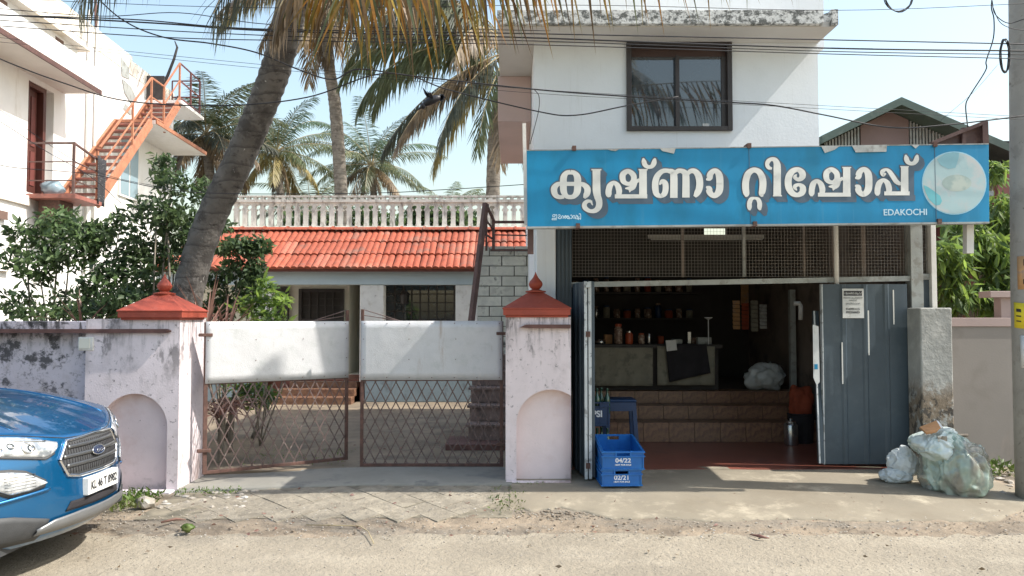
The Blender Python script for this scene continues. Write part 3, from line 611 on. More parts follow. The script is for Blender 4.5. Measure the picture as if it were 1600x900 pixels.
# window
m = MB(); t = .05
m.box(wx0,wx0+t,7.86,7.98,wz0,wz1); m.box(wx1-t,wx1,7.86,7.98,wz0,wz1); m.box(wx0+t,wx1-t,7.862,7.98,wz0,wz0+.045); m.box(wx0+t,wx1-t,7.862,7.98,wz1-.06,wz1)
wf = m.build('window', M['darkframe'], sh, bev=.003)
xm = X(1060,7.93); zb = P(1060,89,7.93).z
m = MB(); m.box(wx0+t,wx1-t,7.93,7.97,zb,wz1-.06); m.build('blind', M['brownblind'], wf)
m = MB(); m.box(xm-.02,xm+.02,7.88,7.97,wz0+.045,zb); m.build('mullion', M['darkframe'], wf)
m = MB(); m.box(wx0+t,xm-.02,7.935,7.945,wz0+.045,zb); m.build('pane', M['glassdark'], wf)
m = MB(); m.box(xm+.02,wx1-t-.05,7.925,7.935,wz0+.045,zb); m.build('pane', M['glassdark'], wf)
m = MB(); m.box(wx1-t-.05,wx1-t,7.91,7.95,wz0+.045,zb); m.build('sash', M['darkframe'], wf)
a, b = P(1098,201,7.92), P(1108,193,7.92); m = MB(); m.box(a.x,b.x,7.918,7.923,a.z,b.z); m.build('sticker', M['paper'], wf)
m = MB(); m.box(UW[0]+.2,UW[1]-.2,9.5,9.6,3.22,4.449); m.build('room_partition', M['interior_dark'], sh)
# left column, grey pipe column, posts, beam
m = MB(); m.box(X(838), X(868), 7.56, 7.72, .05, 3.1); m.build('column', M['shop_white'], sh, bev=.008)
m = MB(); m.box(X(869), X(893), 7.58, 7.7, .05, 3.1); m.build('column', M['slate'], sh, bev=.008)
m = MB()
for k in range(4): m.box(X(872+k*6), X(874.5+k*6), 7.565, 7.58, .1, 3.1)
m.build('ribs', M['slate'], sh)
m = MB(); m.add([P(893,441,7.58),P(1425,431,7.58),P(1425,439,7.58),P(893,449,7.58),P(893,441,7.66),P(1425,431,7.66),P(1425,439,7.66),P(893,449,7.66)], [(0,1,2,3),(4,7,6,5),(0,4,5,1),(3,2,6,7),(0,3,7,4),(1,5,6,2)]); m.build('lintel', M['steelgrey'], sh)
m = MB(); m.box(X(1420), X(1439), 7.56, 7.68, .05, 3.1); m.build('post', M['steelgrey'], sh, bev=.004)
m = MB(); m.box(X(1451), X(1459), 7.55, 7.66, .5, 3.1); m.build('post', M['whitepaint'], sh, bev=.004)
m = MB(); m.box(X(1439), X(1451), 7.6, 7.64, .5, 2.0); m.build('side_panel', M['slate'], sh)
for px, w, mt in ((1070,4,'interior'), (1167,4,'steelgrey'), (1356,6,'interior'), (1262,3,'interior'), (1308,3,'interior')):
    m = MB(); m.box(X(px)-w/2*.0063, X(px)+w/2*.0063, 7.68, 7.72, 2.0, 3.1); m.build('post', M[mt], sh)
m = MB(); a = P(1300,352,7.66); m.tube([(a.x,7.57,3.0),(a.x,7.57,P(1300,444,7.57).z)], .022, 10); m.build('conduit', M['whitepaint'], sh, smooth=True)
# wire mesh over the opening
def wiremesh(x0, x1, z0, z1, y, sp=.032):
    m = MB(); r = .0010
    x = x0
    while x < x1: m.box(x-r,x+r,y-r,y+r,z0,z1); x += sp
    z = z0
    while z < z1: m.box(x0,x1,y+r*1.1,y+r*3.1,z-r,z+r); z += sp
    o = m.build('wire_mesh', M['meshwire'], sh, kind='stuff'); return o
wiremesh(X(895), X(1420), 2.0, 3.05, 7.63); wiremesh(X(1440), X(1451), 2.0, 3.05, 7.61)
m = MB(); m.box(X(1439),X(1452),7.58,7.64,P(1440,434,7.6).z-.02,P(1440,428,7.6).z); m.build('lintel', M['steelgrey'], sh)
# folding shutter leaves
def ribbed(x0, x1, y0, y1, z0, z1, nrib):
    """a leaf with standing folds along the line (x0,y0)-(x1,y1)"""
    a, b = Vector((x0,y0,0)), Vector((x1,y1,0)); d = b-a; n = Vector((d.y,-d.x,0)).normalized()
    if n.y > 0: n = -n
    pts = []
    for k in range(nrib+1):
        f = k/nrib
        if 0 < k < nrib: pts += [(f-.035,0), (f-.018,.012), (f+.018,.012), (f+.035,0)]
        else: pts.append((f,0))
    m = MB(); fr = [a+d*f+n*(o) for f, o in pts]; bk = [a+d*f-n*.03 for f, o in pts]
    rows = [[(p.x,p.y,z) for p in fr] for z in (z0,z1)]; m.grid(rows); m.grid([[(p.x,p.y,z) for p in bk] for z in (z1,z0)])
    for L_ in (0,-1): m.add([(fr[L_].x,fr[L_].y,z0),(bk[L_].x,bk[L_].y,z0),(bk[L_].x,bk[L_].y,z1),(fr[L_].x,fr[L_].y,z1)], [(0,1,2,3)])
    for z in (z0,z1): m.grid([[(p.x,p.y,z) for p in fr], [(p.x,p.y,z) for p in bk]])
    return m
rd = thing('shutter_door', (3.5, 7.55, .15), 'wide slate grey ribbed metal door leaf with a white notice, right of the opening', 'door')
zt_, zb_ = P(1300,444,7.52).z, P(1300,725,7.52).z
x0_, x1_ = P(1286,600,7.52).x, P(1420,600,7.52).x
ribbed(x0_, x1_, 7.52, 7.52, zb_, zt_, 4).build('door_leaf', M['slate'], rd)
m = MB(); a = P(1282,620,7.3).x
m.box(x0_-.012,x0_-.002,7.49,7.54,zb_,zt_); m.build('edge_strip', M['slate_edge'], rd)
for px, ya, yb in ((1357,485,555),(1396,453,507),(1316,535,600)):
    a, b = P(px,yb,7.5), P(px+.8,ya,7.5); m = MB(); m.box(a.x,b.x,7.500,7.504,a.z,b.z); m.build('bare_seam', M['sign_white'], rd)
m = MB(); m.bar(P(1274,486,7.68), P(1283,724,7.45), .05, .04, up=(0,1,0)); m.build('folded_leaf', M['slate'], rd); m = MB(); m.bar(P(1272,486,7.60), P(1281,724,7.39), .014, .012, up=(0,1,0)); m.build('edge_strip', M['slate_edge'], rd)
# notice on the door
nt_ = thing('door_notice', (P(1332,474,7.5).x, 7.49, 1.7), 'small white printed notice pasted on the slate door', 'notice')
a, b = P(1316.5,497,7.495), P(1349,451,7.495); m = MB(); m.box(a.x,b.x,7.490,7.492,a.z,b.z); m.build('sheet', M['paper'], nt_)
def ppx(px, py, Y=7.4885): return P(px, py, Y)
a, b = ppx(1318.5,462), ppx(1347,454.5); m = MB(); m.box(a.x,b.x,7.4885,7.4895,a.z,b.z); m.build('print_bar', M['ink'], nt_)
RX = (math.pi/2, 0, 0)
text('print_text', 'ബ്രദേഴ്സ് ഗ്രൂപ്പ്', .030, ppx(1332.6,458.6,7.487), RX, M['paper'], nt_, .0004, sx=.62, bold=.0004)
for s, y, sz, mt, bd in (('ഗ്യാസ് / കംപ്ലയിന്റ്',465.5,.020,'ink_soft',.0),('സർവീസ്',469.5,.020,'ink_soft',0),('ഇലക്ട്രിക്കൽ',474.5,.020,'ink_soft',0),('9349953115',483,.030,'ink',.0006),('9952068603',488,.030,'ink',.0006),('- - - - - - -',492.5,.018,'ink_soft',0)):
    text('print_text', s, sz, ppx(1332.6,y,7.489), RX, M[mt], nt_, .0004, sx=.9, bold=bd)
m = MB(); a, b = P(1269.5,560,7.35), P(1278,505,7.35); m.add([P(1270,507,7.37),P(1279,510,7.37),P(1281,597,7.37),P(1276,602,7.37),P(1271,590,7.37)], [(0,4,3,2,1)])
pst = m.build('torn_poster', M['paper'], None, loc=(P(1275,560,7.37).x,7.37,1.2)); tag(pst, 'torn white poster with blue print on the folded door edge', 'poster')
so_ = pst.modifiers.new('thick','SOLIDIFY'); so_.thickness = .002
m = MB(); a, b = P(1272.5,577,7.365), P(1277.5,569,7.365); m.box(a.x,b.x,7.362,7.366,a.z,b.z); m.build('print', M['sign_blue'], pst)
ld = thing('shutter_door', (.62, 7.0, .12), 'slate and white metal door leaf folded outward beside the blue crates', 'door')
zA, zB = P(915,440,7.05).z, P(915,745,7.05).z
rb = ribbed(.595, .665, 7.6, 7.02, zB, zA, 3); rb.build('door_leaf', M['slate'], ld)
m = MB(); xx = X(913.5,7.0); m.box(xx-.004, xx+.022, 6.99, 7.01, zB-.01, zA); m.box(xx+.034, xx+.062, 7.0, 7.02, zB-.01, zA); m.build('edge_strip', M['slate_edge'], ld)
rb = ribbed(.70, .725, 7.55, 7.03, zB, zA, 3); rb.build('folded_leaf', M['slate'], ld)
for py in (445, 522, 728):
    p = P(919,py,6.98); m = MB(); m.box(p.x-.02,p.x+.02,6.975,6.99,p.z-.025,p.z+.025); m.build('hinge', M['rust'] if py > 500 else M['slate_edge'], ld)

# ---------------------------------------------------------------- signboard
sg = thing('signboard', (P(1185,290,6.4).x, 6.45, 2.75), 'long blue tea shop signboard with big white Malayalam lettering', 'signboard')
YS = 6.4
def quad(c4, y0, y1):
    m = MB(); a = [P(px,py,y0) for px,py in c4]; b = [Vector((p.x, y1, p.z)) for p in a]
    m.add(a+b, [(0,1,2,3),(7,6,5,4),(0,4,5,1),(1,5,6,2),(2,6,7,3),(3,7,4,0)]); return m
quad(((823,235),(1545,225),(1546,347),(824,355)), YS, YS+.06).build('panel', M['sign_blue'], sg, bev=.003)
quad(((823,354),(1546,346.3),(1546,349),(823,357)), YS-.004, YS+.07).build('frame_edge', M['steelgrey'], sg)
quad(((823,234),(1545,224),(1545,225.5),(823,235.5)), YS-.004, YS+.07).build('frame_edge', M['steelgrey'], sg)
for c4 in (((1031,231.5),(1056,231),(1053,240),(1035,236)), ((1283,228),(1313,227.6),(1304,234),(1289,239)), ((1331,227),(1386,226),(1385,237),(1337,238)), ((1424,226),(1437,226),(1431,232),(1427,229)), ((948,233),(968,232.6),(962,236),(955,235))):
    quad(c4, YS-.012, YS-.008).build('peeled_flap', M['sheet_back'], sg)
for px, py in ((897,232),(1170,228),(1460,226),(903,353),(1179,350),(1467,346)):
    p = P(px,py,YS); m = MB(); m.box(p.x-.016,p.x+.016,YS-.02,YS+.09,p.z-.02,p.z+.02); m.build('clamp', M['rust'], sg)
for px in (1170, 1460): p = P(px,228,YS); q = P(px+3,350,YS); MB().bar((p.x,YS-.0015,p.z),(q.x,YS-.0015,q.z),.004,.003).build('panel_seam', M['sign_grey'], sg)
# lettering traced stroke by stroke: each stroke a list of (x, y, half width) in 7.5x pixels from (850,230)
LET = []
def st(ox, *pts): LET.append([(p[0]+ox, p[1], p[2]) for p in pts])
A, B_, C_, D_ = 0, 1125, 2250, 3375
st(A,(310,292,26),(355,302,28),(390,350,40),(394,437,42),(388,520,40),(355,570,30),(310,585,25),(262,572,28),(232,520,38),(226,437,41),(232,350,38),(265,302,28),(310,292,26))
st(A,(200,430,24),(430,430,24)); st(A,(215,430,22),(165,432,26),(125,470,36),(118,510,37),(135,560,32),(180,585,24),(235,580,22))
st(A,(420,430,24),(465,440,28),(505,480,37),(508,530,37),(490,565,32),(470,597,14)); 
st(A,(615,260,46),(615,400,45),(616,500,46),(626,570,42),(646,635,38),(640,700,36),(600,742,28),(540,748,22),(485,715,28),(474,670,28),(505,635,22),(550,632,16)); st(A,(550,625,14),(560,660,10),(572,680,4)); st(A,(556,264,8),(672,264,8))
st(A,(765,585,16),(758,555,34),(757,510,36),(775,450,34),(818,415,22),(862,450,32),(880,510,35),(875,560,30)); st(A,(830,576,24),(1210,576,24)); st(A,(1160,260,44),(1160,598,46)); st(A,(1108,263,8),(1215,263,8))
st(A,(1010,430,22),(1050,385,32),(1045,325,33),(985,282,27),(925,320,35),(927,390,33),(965,425,24),(1020,428,24),(1070,408,22),(1120,382,20))
st(A,(1075,412,22),(1042,460,36),(1012,498,22),(1003,530,2)); st(A,(1010,480,26),(950,482,6))
VIR = [(38,128,8),(45,165,27),(58,205,28),(85,228,23),(110,232,22),(140,222,25),(162,190,30),(170,155,24),(178,128,8)]
st(B_, *VIR)
st(B_,(228,440,8),(258,402,26),(295,425,34),(300,490,35),(285,545,33),(240,572,24),(195,548,33),(180,490,38),(180,410,38),(205,335,34),(262,282,28),(330,276,24),(385,296,24))
st(B_,(330,278,24),(375,290,34),(396,340,42),(396,590,44)); st(B_,(400,320,24),(440,282,27),(485,278,27),(525,302,36),(538,350,41),(538,590,44)); st(B_,(548,318,22),(595,280,27),(645,285,32),(685,335,40),(700,415,41),(692,490,40),(665,545,34),(640,580,18)); st(B_,(352,588,6),(440,588,6))
AA = [(775,382,8),(812,362,34),(822,320,36),(855,283,30),(895,282,31),(928,330,41),(936,420,42),(928,510,42),(890,560,33),(850,563,30),(815,525,36),(808,485,34),(775,462,8)]
st(B_, *AA)
st(C_,(118,582,10),(122,550,34),(113,480,40),(115,400,40),(138,320,38),(180,278,32),(225,268,30),(275,295,35),(308,360,40),(316,430,41),(310,500,40),(300,548,33),(310,580,10))
st(C_,(160,740,10),(158,705,27),(158,655,28),(178,610,25),(218,597,14),(258,612,24),(276,655,28),(276,705,27),(285,738,10))
st(C_,(483,572,46),(483,400,43),(483,240,43),(478,190,38),(455,150,30),(415,140,22),(378,165,26),(365,205,24),(385,240,22),(422,250,12)); st(C_,(432,570,7),(538,570,7))
st(C_,(712,318,6),(690,350,22),(730,380,22),(775,350,36),(775,300,38),(725,262,28),(662,282,34),(622,340,40),(611,410,41),(622,480,40),(662,540,34),(720,560,26),(775,530,36),(782,475,36),(745,440,20),(700,450,22),(690,472,22),(714,508,5))
st(C_,(885,575,12),(886,545,32),(888,495,35),(905,430,34),(948,396,22),(992,430,32),(1012,490,35),(1008,540,30)); st(C_,(960,556,23),(1345,556,23)); st(C_,(1297,236,42),(1297,578,45)); st(C_,(1245,238,7),(1350,238,7))
st(C_,(1145,410,22),(1182,370,32),(1178,305,33),(1120,262,27),(1062,300,34),(1062,370,33),(1100,408,24),(1155,410,24),(1205,388,22),(1255,362,19))
st(C_,(1210,392,22),(1178,440,36),(1148,478,22),(1138,510,2)); st(C_,(1145,460,26),(1085,462,6))
st(D_, *[(x-504, y-16, w) for x, y, w in AA])
st(D_,(530,568,12),(532,540,32),(535,485,35),(555,422,34),(602,386,22),(648,420,32),(668,485,35),(664,530,30)); st(D_,(612,541,23),(910,541,23)); st(D_,(851,226,43),(851,560,45)); st(D_,(800,228,7),(900,228,7))
st(D_,(632,308,8),(600,325,20),(590,288,26),(632,262,16),(672,285,24),(712,340,28),(752,400,28),(790,425,22),(815,425,18))
st(D_, *[(x+825, y-40, w) for x, y, w in VIR])
def strokes(strs, y, dx=0, dy=0, grow=0, eps=.00004, k=7):
    m = MB(); n = 0
    for s in strs:
        c = crom([(a, b, w) for a, b, w in s], k) if len(s) > 2 else [np.array(s[0], float), np.array(s[-1], float)]
        L_, R_ = [], []; c = [np.array(q) for q in c]
        for i, q in enumerate(c):
            d = c[min(i+1, len(c)-1)]-c[max(i-1, 0)]; l = math.hypot(d[0], d[1]) or 1; nx, ny = -d[1]/l, d[0]/l; w = max(q[2], 1)+grow
            e = 0
            if grow and i in (0, len(c)-1): e = grow*(1 if i else -1)
            L_.append((q[0]+nx*w+d[0]/l*e, q[1]+ny*w+d[1]/l*e)); R_.append((q[0]-nx*w+d[0]/l*e, q[1]-ny*w+d[1]/l*e))
        for i in range(len(c)-1):
            n += 1; yy = y-(n % 40)*eps
            vs = []
            for u, v in (L_[i], L_[i+1], R_[i+1], R_[i]):
                vs.append(P(850+(u+dx)/7.5, 230+(v+dy)/7.5, yy))
            m.add(vs, [(0,1,2,3)])
            if i and grow == 0 or i:   # round joint patch
                pass
    return m
words = [(LET[:23], 'x')]
for nm, ss in (('lettering', LET),):
    mb = MB()
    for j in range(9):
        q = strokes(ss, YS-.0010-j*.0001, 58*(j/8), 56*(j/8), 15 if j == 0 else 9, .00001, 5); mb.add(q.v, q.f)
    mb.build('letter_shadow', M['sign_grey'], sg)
    strokes(ss, YS-.0055, 0, 0, 0, .00004).build('lettering', M['sign_white'], sg)
# small place name (hand drawn) and its Latin twin
small = []
def sm(*p): small.append([(a, b, w) for a, b, w in p])
w = 4.5
sm((98,805,w),(110,790,w),(125,792,w),(128,808,w),(112,815,w),(98,812,w)); sm((128,800,w),(145,790,w),(150,805,w),(146,830,w),(120,832,w)); sm((96,834,w),(150,834,w)); sm((92,850,w),(150,850,w)); sm((96,834,w),(94,850,w))
sm((165,800,w),(180,790,w),(190,805,w),(175,818,w),(165,830,w),(190,838,w),(200,820,w))
sm((212,835,w),(205,815,w),(218,803,w),(230,815,w),(225,836,w)); sm((238,820,w),(250,800,w),(262,815,w),(250,835,w),(238,820,w)); sm((245,815,w),(285,815,w)); sm((275,800,w),(268,820,w),(280,838,w),(292,820,w),(280,800,w)); sm((292,815,w),(300,830,w),(292,842,w))
sm((308,800,w),(322,795,w),(330,815,w),(322,836,w),(308,832,w)); sm((345,836,w),(338,812,w),(350,800,w),(362,810,w),(358,836,w)); sm((372,800,w),(385,798,w),(388,815,w),(370,820,w),(370,838,w),(395,838,w)); sm((395,800,w),(398,850,w)); sm((405,838,w),(412,810,w),(402,852,w)); sm((428,850,w),(430,800,w),(422,778,w),(408,785,w)); sm((400,838,w),(425,838,w))
strokes(small, YS-.003, 0, 0, 0, .00003, 4).build('place_name', M['sign_small'], sg)
p = P(1414.5,332,YS-.002); text('place_name', 'EDAKOCHI', .073, p, (math.pi/2, -R(.7), 0), M['sign_small'], sg, .0005, sx=1.0, bold=.0012)
# faded round picture of a tea cup
def sdisc(cx, cy, rx, ry, y, n=48, a0=0, a1=2*math.pi): return [P(cx+rx*math.cos(a), cy+ry*math.sin(a), y) for a in np.linspace(a0, a1, n, endpoint=(a1-a0) < 6.2)]
M['pic_rim'] = mat('pic_rim', (.30,.56,.68), .5, .04, 5, bump=0)
M['pic_base'] = mat('pic_base', (.36,.50,.52), .5, .06, 3, (.47,.50,.50), (4.5,.44,.58), [((.22,.40,.48), 7, .60, .72)], 0)
M['pic_teal'] = mat('pic_teal', (.13,.42,.47), .5, .08, 4, bump=0); M['pic_teal2'] = mat('pic_teal2', (.22,.42,.48), .5, .08, 4, bump=0)
M['pic_cup'] = mat('pic_cup', (.31,.40,.38), .5, .1, 9, (.44,.50,.45), (6,.46,.58), bump=0)
for nm, (cx,cy,rx,ry), yy, mt in (('cup_picture',(1491,286,50.5,49.5),.0014,'pic_rim'),('cup_picture',(1491,286,49,48),.002,'pic_base'),('cup_shape',(1495,286,23,13),.0026,'pic_cup')):
    d = sdisc(cx,cy,rx,ry,YS-yy); m = MB(); m.add(d, [tuple(range(len(d)))]); m.build(nm, M[mt], sg)
for poly, mt in (([(1443,289),(1450,292),(1460,299),(1469,306),(1472,314),(1469,320),(1462,321),(1452,312),(1446,300)],'pic_teal'), ([(1477,240),(1490,237.5),(1499,239),(1498,246),(1493,262),(1482,264),(1470,258),(1464,249)],'pic_teal2')):
    m = MB(); m.add([P(x,y,YS-.0028) for x,y in poly], [tuple(range(len(poly)))]); m.build('leaf_print', M[mt], sg)
# sign carriers
def post(name, label, pts, w, mt, cat='post', h=None):
    o = MB().bar(pts[0], pts[1], w, h).build(name, M[mt], None, loc=tuple(pts[0] if pts[0].z < pts[1].z else pts[1])); return tag(o, label, cat)
post('sign_post', 'thin pale post at the left end of the blue signboard', (P(819,193,6.52), P(822,352,6.52)), .03, 'whitepaint')
post('steel_channel', 'rusty brown channel hanging under the left end of the signboard', (P(829,352,6.54), P(829,397,6.54)), .05, 'brownsteel', 'bracket')
post('sign_post', 'short beige post stub under the right end of the signboard', (P(1513,340,6.54), P(1513,396,6.54)), .06, 'pvc')
m = MB(); a = [P(1455,226,6.56),P(1540,190,6.56),P(1541,226,6.56)]; b = [v+Vector((0,.25,0)) for v in a]; m.add(a+b, [(0,1,2),(5,4,3),(0,3,4,1),(1,4,5,2),(2,5,3,0)]); m.bar(P(1505,226,6.54),P(1505,200,6.54),.03)
m.bar(P(1455,224,6.52),P(1541,190,6.52),.04,.03); m.bar(P(1538,190,6.52),P(1539,226,6.52),.05,.03); tag(m.build('sloping_bracket', M['brownsteel'], None, loc=tuple(P(1500,226,6.56))), 'dark sloping metal sheet and bracket above the right end of the signboard', 'bracket')

# ---------------------------------------------------------------- inside the shop
Yr = (9.1, 9.42, 9.72); zr = (.125, .352, .512, .66)
m = MB()
for i in range(3): m.box(.6, 3.72, Yr[i]+.012, 12.1 if i == 2 else Yr[i+1]+.011, .1, zr[i+1]-.004)
stp = m.build('inside_steps', M['tile_joint'], sh)
tw = .302
for i in range(3):
    h = zr[i+1]-zr[i]-.008; mm = MB(); mm.box(-tw/2+.003,tw/2-.003,-.006,.006,0,h); me = mm.mesh('riser_tile', M['walltile'])
    d = (Yr[i+1]-Yr[i] if i < 2 else .3); mt2 = MB(); mt2.box(-tw/2+.003,tw/2-.003,0,d-.008,0,.006); me2 = mt2.mesh('tread_tile', M['walltile'])
    for k in range(10):
        x = .62+tw/2+k*tw+.02; inst('riser_tile', me, stp, (x, Yr[i]+.006, zr[i]+.004)); inst('tread_tile', me2, stp, (x, Yr[i]+.003, zr[i+1]-.004))
ct = thing('shop_counter', (1.7, 9.9, .66), 'dark wooden counter draped with olive cloth inside the shop', 'counter')
a, b = P(926,604,9.95), P(1122,538,9.95)
m = MB(); m.box(a.x,b.x,9.95,10.5,.66,b.z-.05); m.build('counter_body', M['interior_dark'], ct)
m = MB(); m.box(a.x-.03,b.x+.04,9.88,10.6,b.z-.05,b.z); m.build('counter_top', M['blackwood'], ct, bev=.004)
def drape(px0,px1,py0,py1,Y,mt,amp=.012,fr=22,skew=0,thk=.004):
    m = MB(); rows = []
    for v in np.linspace(0,1,14):
        rows.append([tuple(P(px0+(px1-px0)*u+skew*v, py0+(py1-py0)*v, Y)+Vector((0, amp*math.sin(u*fr+v*2.1+Y*9)*(.3+v)+random.uniform(-.002,.002), 0))) for u in np.linspace(0,1,40)])
    m.grid(rows); return m
def cloth(name, m, mt, loc, label, cat, grp=None):
    o = m.build(name, M[mt], None, smooth=True, loc=loc); q = o.modifiers.new('thick','SOLIDIFY'); q.thickness = .004; return tag(o, label, cat, grp)
cloth('counter_cloth', drape(927,1020,543,603,9.86,'x'), 'cloth_olive', (1.2,9.86,1), 'pale olive cloth hanging over the left half of the counter', 'cloth')
cloth('counter_cloth', drape(1027,1117,541,602,9.85,'x',.01,16), 'cloth_olive', (2.1,9.85,1), 'pale olive cloth half hidden by a black cloth on the counter', 'cloth')
m = MB(); rows = []
for v in np.linspace(0,1,12): rows.append([tuple(P(1040+(1104-1040)*u+6*v, 538+(597-538)*v-(u*v*14), 9.78)+Vector((0,.012*math.sin(u*14+v*3),0))) for u in np.linspace(0,1,26)])
m.grid(rows); cloth('black_cloth', m, 'cloth_dark', (2.3,9.78,1), 'black cloth hanging in front of the olive cloth', 'cloth')
zc = b.z
def jar(px, w, h, mt, label, cat, Y=10.0, top=True, name='jar'):
    x = P(px,530,Y).x; t = thing(name, (x,Y,zc), label, cat)
    m = MB(); m.lathe((x,Y,zc), [(w*.8,0),(w,.01),(w,h*.75),(w*.7,h*.85),(w*.7,h*.88)], 14); m.build('body', M[mt], t, smooth=True)
    if top: m = MB(); m.lathe((x,Y,zc+h*.88), [(w*.75,0),(w*.75,h*.12),(w*.5,h*.14)], 14); m.build('lid', M['redplastic'] if mt == 'jar' else M['steel'], t)
    return t
jar(966,.055,.26,'jar','tall biscuit jar on the counter behind the olive cloth','jar'); jar(983,.05,.17,'redplastic','short reddish jar right of the tall biscuit jar','jar')
jar(1002,.045,.14,'jar','small glass jar near the middle of the counter','jar'); jar(1014,.025,.16,'steel','narrow steel tumbler on the counter','tumbler',top=False,name='tumbler')
jar(938,.07,.07,'steel','low steel bowl at the left end of the counter','bowl',top=False,name='bowl')
m = MB(); p = P(1100,528,10.0); m.box(p.x-.09,p.x+.09,9.96,10.05,zc,zc+.09); tag(m.build('radio', M['steelgrey'], None, loc=(p.x,10,zc), bev=.006), 'small grey box standing on the right of the counter', 'box')
bs_ = thing('weighing_stand', (P(1107,527,9.9).x,9.92,zc), 'thin white stand with a small dish on the counter', 'stand')
p = P(1107,527,9.92); m = MB(); m.tube([(p.x,9.92,zc),(p.x,9.92,zc+.32)], .006, 6); m.build('rod', M['white_plastic'], bs_); m = MB(); m.lathe((p.x,9.92,zc+.32), [(.01,0),(.05,.02),(.055,.03)], 14); m.build('dish', M['white_plastic'], bs_)
m = MB(); m.add([P(1040,532,9.75),P(1056,531,9.75),P(1058,547,9.75),P(1042,549,9.75)], [(0,1,2,3)]); o = m.build('pinned_photo', M['paper'], None, loc=tuple(P(1048,540,9.75))); tag(o, 'small tilted paper card hanging from the counter edge', 'card'); o.modifiers.new('t','SOLIDIFY').thickness = .003
def crumple(name, c, r, mt, label, cat, seed, sub=4, amp=.35, fs=3.0, parent=None, smooth=True, squash=None):
    b_ = bmesh.new(); bmesh.ops.create_icosphere(b_, subdivisions=sub, radius=1); rr = r if hasattr(r,'__len__') else (r,r,r)
    for v in b_.verts:
        p = v.co.copy(); q_ = Vector((p.x, p.y, p.z*.45)); o3 = Vector((seed, seed*.7, 0))
        n1 = mn.noise(p*fs*.45+o3); w_ = Vector((mn.noise(p*2+o3), mn.noise(p*2-o3), mn.noise(p*2+o3*2)))*.35
        n2 = abs(mn.noise((q_+w_)*fs+o3)); n3 = abs(mn.noise((q_+w_)*fs*2.4-o3)); n4 = abs(mn.noise((q_+w_)*fs*5.5+o3*3))
        k = 1+amp*n1*.9-amp*.95*n2-amp*.28*n3-amp*.04*n4
        if squash: k *= squash(p)
        v.co = Vector((p.x*rr[0]*k, p.y*rr[1]*k, max(p.z*rr[2]*k, -rr[2]*.86)))
    me = bpy.data.meshes.new(name); b_.to_mesh(me); b_.free(); me.materials.append(M[mt]); me.polygons.foreach_set('use_smooth', [smooth]*len(me.polygons))
    o = bpy.data.objects.new(name, me); COL.objects.link(o); o.location = Vector(c)-(wl(parent) if parent else Vector((0,0,0))); 
    if parent is not None: o.parent = parent
    elif label: tag(o, label, cat)
    return o
c = P(1197,592,9.9); crumple('sack_bundle', (c.x,9.95,.66+.16), (.27,.2,.19), 'bagwhite', 'crumpled white bundle on the top step at the right', 'bundle', 5)
dm = thing('steel_drum', (P(1236,680,8.9).x,8.9,.125), 'small shiny steel drum at the foot of the steps', 'drum'); x = dm.location.x
m = MB(); m.lathe((x,8.9,.125), [(.075,0),(.08,.01),(.08,.23),(.07,.25),(.05,.255)], 20); m.build('body', M['steel'], dm, smooth=True); m = MB(); m.lathe((x,8.9,.38), [(.06,0),(.06,.02),(.015,.03),(.02,.05)], 16); m.build('lid', M['steel'], dm)
c = P(1256,628,9.0); o = crumple('orange_bag', (c.x,9.1,c.z-.02), (.14,.08,.20), 'orangecloth', 'dull orange cloth bag by the right wall of the shop', 'bag', 9, 4, .3, squash=lambda p: 1/max(abs(p.x),abs(p.z),.75)**.8)
bx = thing('dark_bin', (c.x,9.0,.125), 'dark bin under the orange bag inside the shop', 'bin'); m = MB(); m.lathe((c.x,9.1,.125), [(.13,0),(.15,.32),(.16,.33),(.14,.34)], 18); m.build('body', M['cloth_dark'], bx)
m = MB(); p = P(1240,520,9.9); m.box(p.x-.04,p.x+.03,9.9,9.97,.66,1.95); tag(m.build('inside_post', M['steelgrey'], None, loc=(p.x,9.93,.66)), 'grey post standing on the platform inside the shop', 'post')
a, b = P(1013,375,10.0), P(1194,369,10.0); fx = thing('tube_light', ((a.x+b.x)/2,10,a.z), 'unlit white tube light hanging under the shop ceiling', 'tube light')
m = MB(); m.box(a.x,b.x,10,10.05,a.z+.02,b.z+.02); m.build('batten', M['tube'], fx); m = MB(); m.tube([(a.x+.03,9.98,a.z+.01),(b.x-.03,9.98,a.z+.01)], .013, 8); m.build('tube', M['tube'], fx)
# muddle on the counter and floor
for k, (px, w_, h_, mt, lab) in enumerate(((950,.10,.12,'cardboard','small brown carton on the left of the counter'),(1032,.07,.10,'orangecloth','small dark red tin near the counter gap'),(1058,.12,.06,'sheet_back','flat grey tray on the counter'),(1076,.05,.16,'steel','tall narrow tin on the right half of the counter'),(1086,.09,.08,'jar','squat brown box beside the tall tin'))):
    x = P(px,530,10.2).x; m = MB(); m.box(x-w_/2,x+w_/2,10.15,10.27,zc,zc+h_); tag(m.build('counter_box', M[mt], None, loc=(x,10.2,zc), bev=.006), lab, 'box')
